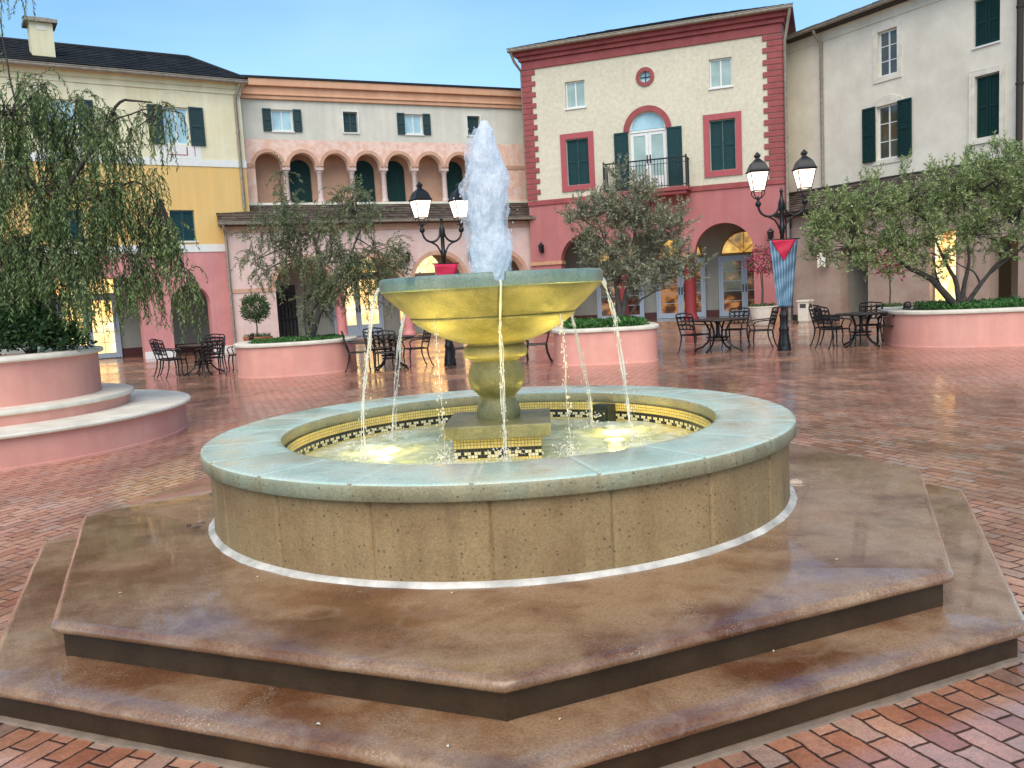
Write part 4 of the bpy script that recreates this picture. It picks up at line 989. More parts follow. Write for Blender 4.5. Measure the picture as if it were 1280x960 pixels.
# ------------------------------------------------------------------ planters
def superellipse(cx, cy, rx, ry, e=2.6, rot=0, n=96):
    out = []
    for k in range(n):
        a = 2 * PI * k / n; c, s = math.cos(a), math.sin(a)
        x = rx * math.copysign(abs(c) ** (2 / e), c); y = ry * math.copysign(abs(s) ** (2 / e), s)
        out.append((cx + x * math.cos(rot) - y * math.sin(rot), cy + x * math.sin(rot) + y * math.cos(rot)))
    return out
def planter(ol, H, label):
    cx = sum(p[0] for p in ol) / len(ol); cy = sum(p[1] for p in ol) / len(ol)
    ol = [(p[0] - cx, p[1] - cy) for p in ol]
    t = thing('planter', label, 'planter', (cx, cy, 0), 0, 'pink plaster planters around the plaza')
    MB().sweep(ol, [(.012, 0), (.012, .03), (0, .035), (0, H - .075), (-.28, H - .075), (-.28, H - .25)]).build('wall', M['planter_pink'], t, smooth=40)
    MB().sweep(ol, [(0, H - .074), (.045, H - .074), (.055, H - .05), (.05, H - .015), (.03, H), (-.27, H), (-.30, H - .01), (-.30, H - .074), (0, H - .074)]).build('coping', M['cap_stone'], t, smooth=40)
    MB().sweep(ol, [(-.29, H - .10), (-.6, H - .04)], cap1=True).build('soil', M['soil'], t)
    return t
ol1 = superellipse(-5.03, 20.25, 1.36, 1.42, 2.6, R(10)); p1 = planter(ol1, .76, 'pink planter holding the slender olive tree beside the loggia building')
ol2 = superellipse(2.08, 18.75, 1.10, 1.15, 4.0, R(-3)); p2 = planter(ol2, .765, 'pink planter with a bushy olive tree just right of the fountain bowl')
ol3 = superellipse(11.3, 18.3, 3.0, 1.75, 3.2, R(-12)); p3 = planter(ol3, .765, 'long pink planter with spreading olive tree, before the beige building')
LX, LY = -7.0, 11.1
p4 = thing('planter', 'large round three tier pink planter with bench ledges at the left edge', 'planter', (LX, LY, 0), 0, 'pink plaster planters around the plaza')
MB().lathe([(2.565, 0), (2.565, .025), (2.55, .03), (2.55, .345), (1.8, .345)], 200).build('wall', M['planter_pink'], p4, smooth=40)
MB().lathe([(1.85, .53), (1.84, .40)], 160).build('wall', M['planter_pink'], p4, smooth=40)
MB().lathe([(1.50, 1.11), (1.50, .585)], 160).lathe([(1.50, 1.11), (1.2, 1.11), (1.2, .9)], 160).build('wall', M['planter_pink'], p4, smooth=40)
MB().lathe([(2.5, .346), (2.60, .346), (2.622, .36), (2.626, .38), (2.615, .398), (2.58, .405), (1.8, .405)], 200).build('coping', M['cap_stone'], p4, smooth=40)
MB().lathe([(1.84, .525), (1.885, .525), (1.902, .54), (1.905, .565), (1.892, .585), (1.86, .592), (1.45, .592)], 200).build('coping', M['cap_stone'], p4, smooth=40)
MB().lathe([(1.49, 1.112), (1.555, 1.112), (1.572, 1.13), (1.572, 1.155), (1.555, 1.176), (1.52, 1.182), (1.25, 1.182), (1.20, 1.17), (1.20, 1.112)], 200).build('coping', M['cap_stone'], p4, smooth=40)
MB().lathe([(1.22, 1.08), (.02, 1.14)], 64, cap1=True).build('soil', M['soil'], p4)

# ------------------------------------------------------------------ foliage
def leaf_mesh(name, P, Dr, L, W, m, parent=None, kind=None, loc=None):
    """P points, Dr directions (unit), L lengths, W widths -> one diamond face per leaf"""
    n = len(P); P = np.asarray(P, float); Dr = np.asarray(Dr, float); L = np.asarray(L)[:, None]; W = np.asarray(W)[:, None]
    side = np.cross(Dr, rng.normal(size=(n, 3))); side /= np.linalg.norm(side, axis=1, keepdims=True) + 1e-9
    nrm = np.cross(side, Dr)
    V = np.empty((n, 4, 3)); V[:, 0] = P; V[:, 1] = P + Dr * L * .45 + side * W * .5 + nrm * W * .12; V[:, 2] = P + Dr * L; V[:, 3] = P + Dr * L * .45 - side * W * .5 + nrm * W * .12
    if loc is not None: V -= np.asarray(loc)
    me = bpy.data.meshes.new(name); me.vertices.add(n * 4); me.vertices.foreach_set('co', V.reshape(-1))
    me.loops.add(n * 4); me.loops.foreach_set('vertex_index', np.arange(n * 4, dtype=np.int32))
    me.polygons.add(n); me.polygons.foreach_set('loop_start', np.arange(0, n * 4, 4, dtype=np.int32)); me.polygons.foreach_set('loop_total', np.full(n, 4, np.int32))
    me.materials.append(m); me.update(); me.validate()
    o = bpy.data.objects.new(name, me); COL.objects.link(o)
    if parent is not None: o.parent = parent
    if loc is not None and parent is None: o.location = loc
    if kind: o['kind'] = kind
    return o
def unit(v): return v / (np.linalg.norm(v) + 1e-9)
def bez(p0, p1, p2, n=8):
    p0, p1, p2 = (np.asarray(p, float) for p in (p0, p1, p2)); return [tuple((1 - t) ** 2 * p0 + 2 * t * (1 - t) * p1 + t * t * p2) for t in [i / n for i in range(n + 1)]]
def tree(name, label, base, stems, blobs, lm, bm, Y, twig=(.45, 24), leafsz=(.055, .013), droop=.0, group='olive trees in the planters', limb_r=.035, clump=.30, dens=2.2):
    """stems: list of (points, r0, r1) in world; blobs: (centre world, (rx,ry,rz), clusters, twigs per cluster)"""
    t = thing(name, label, 'tree', tuple(base), 0, group); b = np.asarray(base, float)
    tk = MB(); tips = []
    for pts, r0, r1 in stems:
        pts = [np.asarray(p, float) for p in pts]
        fine = []
        for i in range(len(pts) - 1):
            for q in range(6):
                s = q / 6; w = pts[i] * (1 - s) + pts[i + 1] * s
                w = w + rng.normal(size=3) * .008; fine.append(w)
        # smooth
        fine.append(pts[-1]); sm = [fine[0]] + [(fine[i - 1] + fine[i] + fine[i + 1]) / 3 for i in range(1, len(fine) - 1)] + [fine[-1]]
        n = len(sm); tk.tube([tuple(p - b) for p in sm], [r0 + (r1 - r0) * i / (n - 1) for i in range(n)], 8)
        tips += sm[n // 2:]
    P = []; Dr = []; 
    tips = np.array(tips)
    for c, rad, ncl, ntw in blobs:
        c = np.asarray(c, float); rad = np.asarray(rad, float)
        d = np.linalg.norm(tips - c, axis=1) + rng.random(len(tips)) * .15; st = tips[np.argmin(d)]
        mid = (st + c) / 2 + np.array([0, 0, .12]) * np.linalg.norm(c - st) + rng.normal(size=3) * .05
        L0 = np.linalg.norm(c - st)
        tk.tube([tuple(np.array(p) - b) for p in bez(st, mid, c, 7)], [limb_r * (1 - .6 * i / 7) for i in range(8)], 6)
        for k in range(ncl):
            u = unit(rng.normal(size=3)); rr = rng.random() ** .4
            cc_ = c + u * rad * rr
            q0 = c + (rng.random(3) - .5) * rad * .3
            mid = (q0 + cc_) / 2 + rng.normal(size=3) * .06 * rad.mean()
            tk.tube([tuple(np.array(p) - b) for p in bez(q0, mid, cc_, 5)], [limb_r * .36 * (1 - .7 * i / 5) + .002 for i in range(6)], 4, caps=False)
            for j in range(int(ntw * dens)):
                o = cc_ + rng.normal(size=3) * clump * .35 * rad.mean()
                dv = unit(u * .7 + rng.normal(size=3) * .8 + np.array([0, 0, .45 - 1.2 * droop]))
                TL = twig[0] * rng.uniform(.5, 1.15); m = max(5, int(twig[1] * TL / twig[0])); p = o.copy(); pts = [p.copy()]
                for q in range(m):
                    dv = unit(dv + np.array([0, 0, -.16 * droop]) + rng.normal(size=3) * .06)
                    p = p + dv * TL / m; 
                    if q % 3 == 2: pts.append(p.copy())
                    if q > 0:
                        sd = unit(np.cross(dv, rng.normal(size=3)))
                        P.append(p.copy()); Dr.append(unit(dv * .75 + sd * .8 + np.array([0, 0, -.55 * droop])))
                if len(pts) > 1: tk.tube([tuple(x - b) for x in pts], [.0045 * (1 - .6 * i / len(pts)) for i in range(len(pts))], 3, caps=False)
    tk.build('trunk', bm, t, smooth=60)
    P = np.array(P) - b; n = len(P)
    leaf_mesh('crown', P, np.array(Dr), leafsz[0] * rng.uniform(.6, 1.3, n), leafsz[1] * rng.uniform(.7, 1.3, n), lm, t)
    return t
def blob(px, py, rx, ry, Y, ncl, ntw, depth=None, dy=0.):
    """crown mass seen at photo pixel, half sizes in photo pixels, at distance Y"""
    s = Y / FPX * 1.01; c = at(px, py, Y); 
    return ((c.x, c.y + dy, c.z), (rx * s, depth if depth else (rx + ry) / 2 * s, ry * s), ncl, ntw)

# 1: weeping tree in the round planter
Y = 11.3
bl = [blob(*a) for a in [(12, 140, 55, 55, Y, 22, 6), (70, 155, 44, 50, Y, 17, 6, None, .3), (122, 180, 38, 46, Y, 12, 5), (60, 235, 70, 46, Y, 24, 6, None, -.3), (130, 268, 48, 50, Y, 21, 6),
      (190, 150, 34, 20, Y, 7, 3), (196, 258, 22, 48, Y, 12, 5), (30, 320, 60, 45, Y, 24, 7), (105, 335, 58, 38, Y, 22, 6, None, -.3), (172, 325, 32, 38, Y, 11, 5), (-60, 190, 70, 100, Y, 24, 6),
      (55, 108, 45, 20, Y, 5, 3), (-50, 320, 50, 55, Y, 14, 6), (228, 335, 8, 26, Y, 4, 4), (240, 372, 6, 10, Y, 2, 3)]]
bl += [((at(24, -10, 11.3).x, 11.3, at(24, -10, 11.3).z), (.10, .12, .06), 2, 2)]
tb = (LX, LY + .1, 1.10)
st = [([tb, (LX + .1, LY + .1, 2.0), at(10, 220, Y), at(20, 130, Y)], .13, .035), ([(LX + .05, LY + .1, 1.7), at(60, 270, Y), at(120, 180, Y), at(150, 125, Y), at(190, 128, Y)], .05, .008),
      ([(LX + .08, LY + .1, 1.9), at(-60, 200, Y), at(-70, 80, Y)], .08, .02), ([at(45, 260, Y), at(110, 250, Y), at(170, 225, Y), at(200, 250, Y)], .03, .006),
      ([at(90, 225, Y), at(140, 150, Y), at(185, 135, Y), at(230, 140, Y), at(232, 170, Y)], .014, .004), ([at(20, 130, Y), at(5, 60, Y), at(-4, 2, Y), at(20, -14, Y)], .012, .004)]
tree('weeping_tree', 'big weeping tree with feathery drooping foliage in the round planter at left', tb, st, bl, M['weeping_leaf'], M['dark_bark'], Y, (.62, 36), (.062, .016), .9, 'trees in the planters', .022, dens=1.95)
# small twig sprig hanging right
# 2: slender olive
Y = 20.2
bl = [blob(*a) for a in [(362, 262, 34, 30, Y, 13, 5), (440, 265, 36, 26, Y, 14, 5), (400, 285, 42, 32, Y, 17, 6), (342, 305, 30, 36, Y, 14, 5), (465, 310, 34, 42, Y, 18, 6), (405, 325, 50, 36, Y, 24, 6), (330, 340, 20, 26, Y, 7, 4),
      (442, 352, 44, 26, Y, 17, 6), (482, 348, 18, 28, Y, 8, 5), (385, 372, 26, 26, Y, 9, 5), (350, 215, 10, 22, Y, 3, 3), (445, 240, 14, 14, Y, 4, 4), (320, 325, 10, 30, Y, 3, 3)]]
b2 = (at(386, 425, Y).x, Y, .70)
st = [([b2, at(398, 395, Y), at(406, 372, Y), at(400, 330, Y), at(385, 270, Y)], .085, .02), ([b2, at(384, 400, Y), at(396, 378, Y), at(430, 340, Y), at(450, 290, Y)], .06, .02), ([b2, at(380, 395, Y), at(380, 350, Y), at(355, 300, Y)], .05, .015),
      ([at(350, 290, Y), at(352, 240, Y), at(348, 200, Y)], .015, .005)]
tree('olive_tree', 'slender grey green olive tree in the planter before the loggia building', b2, st, bl, M['grey_leaf'], M['bark'], Y, (.50, 28), (.082, .021), .4, 'trees in the planters', .024, dens=1.5)
# 3: bushy olive right of the bowl
Y = 18.8
bl = [blob(*a) for a in [(793, 233, 30, 18, Y, 11, 5), (742, 268, 36, 24, Y, 17, 6), (790, 272, 46, 30, Y, 22, 6), (835, 285, 32, 30, Y, 15, 6), (752, 312, 38, 34, Y, 20, 6), (802, 320, 48, 38, Y, 26, 6), (842, 325, 22, 20, Y, 9, 5), (870, 338, 12, 12, Y, 4, 4),
      (720, 272, 16, 12, Y, 5, 4), (770, 350, 36, 20, Y, 12, 5), (828, 352, 28, 16, Y, 7, 4)]]
b3 = (at(776, 396, Y).x, Y, .70)
st = [([b3, at(772, 370, Y), at(768, 335, Y), at(752, 290, Y)], .075, .02), ([b3, at(782, 370, Y), at(792, 330, Y), at(795, 270, Y), at(795, 235, Y)], .07, .015), ([b3, at(800, 375, Y), at(818, 364, Y), at(836, 360, Y)], .03, .008), ([b3, at(760, 365, Y), at(745, 330, Y)], .05, .02),
      ([at(805, 335, Y), at(850, 330, Y), at(882, 314, Y)], .02, .006)]
tree('olive_tree', 'bushy grey olive tree in the square planter before the red building', b3, st, bl, M['olive_leaf'], M['bark'], Y, (.36, 24), (.085, .026), -.1, 'trees in the planters', .022, dens=1.45)
# 4: spreading olive at the right
Y = 18.0
bl = [blob(*a) for a in [(1038, 272, 34, 28, Y, 16, 6), (1085, 258, 44, 36, Y, 22, 6), (1062, 305, 44, 28, Y, 18, 6), (1140, 258, 46, 40, Y, 24, 6), (1130, 305, 42, 34, Y, 20, 6), (1200, 240, 46, 40, Y, 26, 6), (1245, 225, 40, 34, Y, 20, 6), (1215, 290, 46, 38, Y, 22, 6),
      (1270, 275, 40, 46, Y, 22, 6), (1165, 320, 30, 26, Y, 9, 5), (1098, 330, 22, 16, Y, 6, 4), (1300, 230, 40, 50, Y, 16, 6), (1240, 200, 20, 14, Y, 5, 4), (1018, 285, 14, 12, Y, 4, 4)]]
b4 = (at(1200, 378, Y).x, Y, .70)
st = [([b4, at(1180, 365, Y), at(1160, 345, Y), at(1135, 335, Y), at(1100, 300, Y), at(1060, 285, Y)], .085, .015), ([b4, at(1195, 350, Y), at(1180, 325, Y), at(1160, 280, Y)], .065, .015), ([b4, at(1207, 350, Y), at(1212, 325, Y), at(1205, 260, Y)], .06, .015),
      ([b4, at(1222, 360, Y), at(1238, 340, Y), at(1258, 315, Y), at(1270, 290, Y)], .06, .012), ([at(1178, 362, Y), at(1170, 345, Y), at(1168, 325, Y)], .03, .012), ([at(1226, 355, Y), at(1218, 340, Y), at(1195, 328, Y)], .025, .01), ([at(1240, 340, Y), at(1290, 300, Y), at(1300, 250, Y)], .03, .01)]
tree('olive_tree', 'wide spreading light green olive tree with many stems in the long right planter', b4, st, bl, M['light_leaf'], M['dark_bark'], Y, (.36, 24), (.085, .026), -.1, 'trees in the planters', .022, dens=1.45)

# ground cover and shrub
def cover(label, ol, z, n, H, m, hmax=.22, sz=(.06, .035)):
    cx = sum(p[0] for p in ol) / len(ol); cy = sum(p[1] for p in ol) / len(ol); P = []; Dr = []
    for i in range(n):
        k = rng.integers(len(ol)); f = math.sqrt(rng.random()) * .80
        x = cx + (ol[k][0] - cx) * f; y = cy + (ol[k][1] - cy) * f
        hh = hmax * (.35 + .65 * (mnoise.noise(Vector((x * 2.2, y * 2.2, 0))) * .5 + .5)) * rng.random() ** .6
        P.append((x, y, z - .05 + hh)); d = unit(rng.normal(size=3) + np.array([0, 0, .7])); Dr.append(d)
    o = leaf_mesh('ground_cover', P, Dr, sz[0] * rng.uniform(.6, 1.3, n), sz[1] * rng.uniform(.6, 1.3, n), m, kind='stuff', loc=(cx, cy, z)); tag(o, label, 'ground cover'); return o
cover('low green ground cover in the planter of the slender olive tree', ol1, .72, 5000, .2, M['fresh_leaf'], .16)
cover('fresh green leafy plants in the planter behind the bowl rim', ol2, .72, 5000, .2, M['fresh_leaf'], .30, (.085, .05))
cover('dark green ground cover in the long right planter', ol3, .72, 11000, .2, M['fresh_leaf'], .26, (.07, .035))
sh = thing('shrub', 'dense dark green leafy shrub at the foot of the weeping tree', 'shrub', (LX + .8, LY - .3, 1.09))
P = []; Dr = []; stem = MB()
for (cx, cy, cz, r) in [(-5.95, 10.75, 1.35, .36), (-6.4, 10.45, 1.36, .38), (-6.9, 10.3, 1.38, .4), (-6.1, 10.9, 1.55, .30), (-6.6, 10.7, 1.55, .36), (-5.72, 11.0, 1.30, .24)]:
    for k in range(60):
        u = unit(rng.normal(size=3)); u[2] = abs(u[2]) * .9 - .15; e = np.array([cx, cy, cz]) + u * r * rng.uniform(.7, 1.1)
        if k % 5 == 0: stem.tube([(cx - LX - .8, cy - LY + .3, 0), tuple(e - np.array([LX + .8, LY - .3, 1.09]))], [.008, .003], 4, caps=False)
        for j in range(22):
            P.append(e + rng.normal(size=3) * .055 - np.array([LX + .8, LY - .3, 1.09])); Dr.append(unit(u + rng.normal(size=3) * .8))
stem.build('stem', M['dark_bark'], sh)
n = len(P); leaf_mesh('foliage', P, Dr, .07 * rng.uniform(.6, 1.3, n), .036 * rng.uniform(.7, 1.3, n), M['dark_leaf'], sh)

# potted plants
def potted(name, lab, cat, loc, stem_h, ball, m, n, sz, stems=1, squash=1.0):
    t = thing(name, lab, cat, loc); mb = MB()
    for k in range(stems):
        mb.tube([(.05 * (k - stems / 2), 0, 0), (.03 * (k - stems / 2) + .02, .01, stem_h * .5), (.06 * (k - stems / 2), 0, stem_h)], [.028, .022, .016], 6)
    P = []; Dr = []
    for i in range(n):
        u = unit(rng.normal(size=3)); r = ball * rng.uniform(.55, 1.05) * (1 + (.22 if stems == 1 and squash == 1.0 else .75) * mnoise.noise(Vector(u * 3 + stem_h)))
        P.append(u * r * np.array([1, 1, squash]) + np.array([0, 0, stem_h + ball * .55])); Dr.append(unit(u + rng.normal(size=3) * .8))
    for k in range(8):
        u = unit(rng.normal(size=3)); mb.tube([(0, 0, stem_h), tuple(u * ball * .7 + np.array([0, 0, stem_h + ball * .5]))], [.012, .005], 4)
    mb.build('stem', M['bark'], t)
    leaf_mesh('foliage', P, Dr, sz[0] * rng.uniform(.6, 1.3, n), sz[1] * rng.uniform(.6, 1.3, n), m, t); return t
def pot(name, lab, loc, r, h, m):
    t = thing(name, lab, 'pot', loc, 0, 'plant pots against the buildings')
    MB().lathe([(r * .62, 0), (r * .70, .03), (r * .88, h * .55), (r, h * .93), (r * 1.05, h * .95), (r * 1.05, h), (r * .92, h), (r * .88, h * .85)], 40, cap0=True).build('body', M[m], t, smooth=40)
    MB().lathe([(r * .9, h * .86), (.02, h * .9)], 24, cap1=True).build('soil', M['soil'], t)
    P = []; Dr = []
    for i in range(500):
        a = rng.random() * 2 * PI; q = math.sqrt(rng.random()) * r * .95; P.append((q * math.cos(a), q * math.sin(a), h * .9 + rng.random() * .12)); Dr.append(unit(rng.normal(size=3) + np.array([0, 0, .8])))
    leaf_mesh('underplanting', P, Dr, rng.uniform(.05, .10, 500), rng.uniform(.02, .04, 500), M['topiary_leaf'], t); return t
q = at(322, 420, 27.2); pot('terracotta_pot', 'wide terracotta pot with a ball topiary, behind the slender olive planter', (q.x, q.y, .0), .44, .62, 'terracotta')
potted('topiary', 'small ball topiary on a thin stem in a terracotta pot by the blush arcade', 'topiary', (q.x, q.y, .55), .75, .42, M['topiary_leaf'], 1700, (.11, .045))
q = at(954, 400, 28.9); pot('white_pot', 'large white pot with flowering standard, beside the red building and the striped banner', (q.x, q.y, 0), .45, .66, 'pot_white')
potted('bougainvillea', 'tall crimson flowering standard in the white pot by the red arcade', 'potted plant', (q.x, q.y, .58), 1.25, .55, M['magenta_flower'], 620, (.10, .06), 2, .8)
q = at(1113, 395, 24.5); pot('white_pot', 'white pot before the beige building, between the right table and the long planter', (q.x, q.y, 0), .42, .60, 'pot_white')
potted('bougainvillea', 'pink flowering standard in the white pot before the beige building', 'potted plant', (q.x, q.y, .52), 1.05, .52, M['magenta_flower'], 420, (.10, .07), 1, .8)
# litter bin
q = at(1007, 402, 29.7)
lb = thing('litter_bin', 'square cream litter bin with dark slot by the beige building', 'litter bin', (q.x, q.y, 0), R(-45))
MB().box(-.19, .19, -.19, .19, .04, .70).box(-.17, .17, -.17, .17, 0, .0395).build('body', M['pot_white'], lb, bevel=.01)
MB().box(-.22, .22, -.22, .22, .701, .77).build('lid', M['pot_white'], lb, bevel=.01)
MB().box(-.11, .11, -.196, -.1905, .50, .64).box(.1905, .196, -.11, .11, .50, .64).build('slot', M['dark_room'], lb)

# small litter on the wet steps
for k, (px, py, z) in enumerate([(251, 655, .333), (236, 657, .333), (244, 660, .333), (322, 722, .333), (150, 742, .333), (565, 742, .333), (700, 900, .168), (398, 906, .168), (967, 815, .168), (880, 690, .333), (1046, 700, .333), (560, 934, .168)]):
    d = cfw + ((px - 640) / FPX) * cr - ((py - 480) / FPX) * cu; d = d * ((z - EYE) / d.z); big = k < 3; r_ = (.020 if big else .006) * random.uniform(.8, 1.2)
    a = random.random() * PI; mb = MB(); pts = [(r_ * 1.5, 0, 0), (r_ * .4, r_ * .7, .004), (-r_ * 1.3, r_ * .1, .001), (r_ * .2, -r_ * .6, .005)]
    mb.add([(x, y, zz) for x, y, zz in pts] + [(x, y, zz + .002) for x, y, zz in pts], [(3, 2, 1, 0), (4, 5, 6, 7), (0, 1, 5, 4), (1, 2, 6, 5), (2, 3, 7, 6), (3, 0, 4, 7)])
    o = mb.build('fallen_leaf' if big else 'fallen_petal', M['bark'] if big else M['pot_white'], loc=(d.x, d.y, z + .001), rotz=a)
    tag(o, 'curled brown leaf lying on the upper step against the left side of the basin' if big else 'tiny pale petal lying on the wet brown fountain steps', 'leaf' if big else 'petal', 'fallen leaves on the steps' if big else 'fallen petals on the steps')

# ------------------------------------------------------------------ lamp posts
def lamp_post(loc, rot, label):
    t = thing('lamp_post', label, 'lamp post', loc, rot, 'twin lantern lamp posts on the plaza')
    prof = [(.15, 0), (.15, .06), (.135, .10), (.14, .13), (.125, .20), (.105, .32), (.095, .42), (.108, .46), (.108, .50), (.085, .54), (.082, .74), (.095, .77), (.095, .81), (.070, .85), (.058, .95), (.066, .98), (.058, 1.02), (.052, 1.2), (.046, 2.6), (.06, 2.62), (.06, 2.78), (.046, 2.8), (.046, 3.1), (.06, 3.13), (.06, 3.32), (.046, 3.35), (.03, 3.4), (.03, 3.5), (.045, 3.53), (.03, 3.57), (.012, 3.6)]
    def flute(i, a, r, z): return (r * (1 + (.06 * math.cos(a * 10) if 3 <= i <= 17 else 0)), z)
    MB().lathe(prof, 60, rf=flute, cap1=True).build('pole', M['black_iron'], t, smooth=40)
    for s in (-1, 1):
        mb = MB(); pts = [(s * .05, 0, 3.28)] + [(s * (.28 - .23 * math.cos(q)), 0, 3.24 - .25 * math.sin(q)) for q in [R(x) for x in range(10, 181, 17)]] + [(s * .51, 0, 3.27)]
        mb.tube(pts, .026, 8); mb.tube([(s * .05, 0, 2.70), (s * .09, 0, 2.80), (s * .15, 0, 2.90), (s * .24, 0, 2.96), (s * .30, 0, 2.985)], .022, 8)
        mb.lathe([(.01, 3.20), (.05, 3.225), (.068, 3.27), (.05, 3.315), (.025, 3.34), (.03, 3.38)], 16, (s * .51, 0, 0)); mb.build('arm', M['black_iron'], t, smooth=50)
        # lantern
        z0, z1 = 3.56, 3.96; b0, b1 = .115, .195; fr = MB()
        c4 = [(1, 1), (-1, 1), (-1, -1), (1, -1)]
        for (x, y) in c4: fr.tube([(s * .51 + x * b0, y * b0, z0), (s * .51 + x * b1, y * b1, z1)], .012, 6)
        for zz, bb in ((z0, b0), (z1, b1)):
            for k in range(4):
                p, q = c4[k], c4[(k + 1) % 4]; fr.tube([(s * .51 + p[0] * bb, p[1] * bb, zz), (s * .51 + q[0] * bb, q[1] * bb, zz)], .014, 6)
        for (x, y) in c4: fr.tube([(s * .51 + x * .11, y * .11, z0 - .005), (s * .51 + x * .12, y * .12, z0 - .07), (s * .51 + x * .07, y * .07, z0 - .15), (s * .51, 0, z0 - .19)], .012, 6)
        fr.lathe([(.03, 3.36), (.04, 3.40), (.02, 3.44)], 12, (s * .51, 0, 0))
        ln = fr.build('lantern', M['black_iron'], t, smooth=50)
        gb = MB(); cx = s * .51
        gb.hexa([(cx - b0, -b0, z0), (cx + b0, -b0, z0), (cx - b0, b0, z0), (cx + b0, b0, z0), (cx - b1, -b1, z1), (cx + b1, -b1, z1), (cx - b1, b1, z1), (cx + b1, b1, z1)])
        gb.build('glass', M['lantern_glass'], ln)
        MB().lathe([(.305, 3.965), (.315, 3.98), (.275, 4.01), (.245, 4.08), (.20, 4.15), (.13, 4.20), (.09, 4.23), (.06, 4.25), (.055, 4.27), (.085, 4.30), (.085, 4.33), (.04, 4.37), (.012, 4.40)], 4, (cx, 0, 0), a0=PI / 4, cap0=True, cap1=True).build('cap', M['black_iron'], ln, smooth=30)
    # banner bars
    MB().tube([(-.36, -.09, 2.47), (.36, -.09, 2.47)], .014, 8).tube([(0, 0, 2.47), (0, -.09, 2.47)], .012, 6).build('banner_bar', M['black_iron'], t, smooth=50)
    MB().tube([(-.2, -.09, .97), (.2, -.09, .97)], .012, 8).tube([(0, 0, .97), (0, -.09, .97)], .012, 6).build('banner_bar', M['black_iron'], t, smooth=50)
    return t
def banner(loc, rot, label, z1=2.455, z0=.985, w1=.31, w0=.16, tri_h=.46, tri_w=.275):
    t = thing('banner', label, 'banner', loc, rot, 'pennant banners on the lamp posts')
    nx, nz = 18, 40; vs = []; uv = []
    for j in range(nz + 1):
        f = j / nz; z = z1 + (z0 - z1) * f; w = w1 + (w0 - w1) * f
        for i in range(nx + 1):
            s = -1 + 2 * i / nx; vs.append((s * w, -.09 + .018 * math.sin(s * 5 + f * 9) * f + .012 * math.sin(f * 26 + s * 3), z)); uv.append((i / nx, f))
    fs = [(j * (nx + 1) + i, j * (nx + 1) + i + 1, (j + 1) * (nx + 1) + i + 1, (j + 1) * (nx + 1) + i) for j in range(nz) for i in range(nx)]
    mb = MB().add(vs, fs); o = mb.build('cloth', M['blue_fabric'], t, smooth=80)
    ul = o.data.uv_layers.new(name='UVMap')
    for lp in o.data.loops: ul.data[lp.index].uv = uv[lp.vertex_index]
    md = o.modifiers.new('thick', 'SOLIDIFY'); md.thickness = .006
    tri = MB(); H = tri_h; m = 14; vs = []
    for j in range(m + 1):
        f = j / m; z = z1 - H * f; w = tri_w * (1 - f) + .002
        for i in range(9):
            s = -1 + i / 4; vs.append((s * w, -.105 + .012 * math.sin((z1 - z) / (z1 - z0) * 26 + s * w / w1 * 3) + .018 * math.sin(s * w / w1 * 5 + (z1 - z) / (z1 - z0) * 9) * (z1 - z) / (z1 - z0), z))
    tri.add(vs, [(j * 9 + i, j * 9 + i + 1, (j + 1) * 9 + i + 1, (j + 1) * 9 + i) for j in range(m) for i in range(8)])
    o = tri.build('triangle', M['crimson_fabric'], t, smooth=80); md = o.modifiers.new('thick', 'SOLIDIFY'); md.thickness = .004
    return t
lp = lamp_post((6.04, 18.8, 0), R(-2), 'black twin lantern lamp post carrying the striped banner, right of the fountain'); lp.scale = (.98,) * 3
bn = banner((6.04, 18.8, 0), R(-2), 'tapered blue striped banner with crimson triangle on the right lamp post'); bn.scale = (.98,) * 3
lp = lamp_post((-1.39, 19.56, 0), R(28), 'black twin lantern lamp post seen behind the fountain bowl, left of the jet'); lp.scale = (.94,) * 3
bn = banner((-1.39, 19.56, 0), R(28), 'banner with crimson top half hidden behind the fountain bowl', tri_h=1.2, tri_w=.312); bn.scale = (.94,) * 3

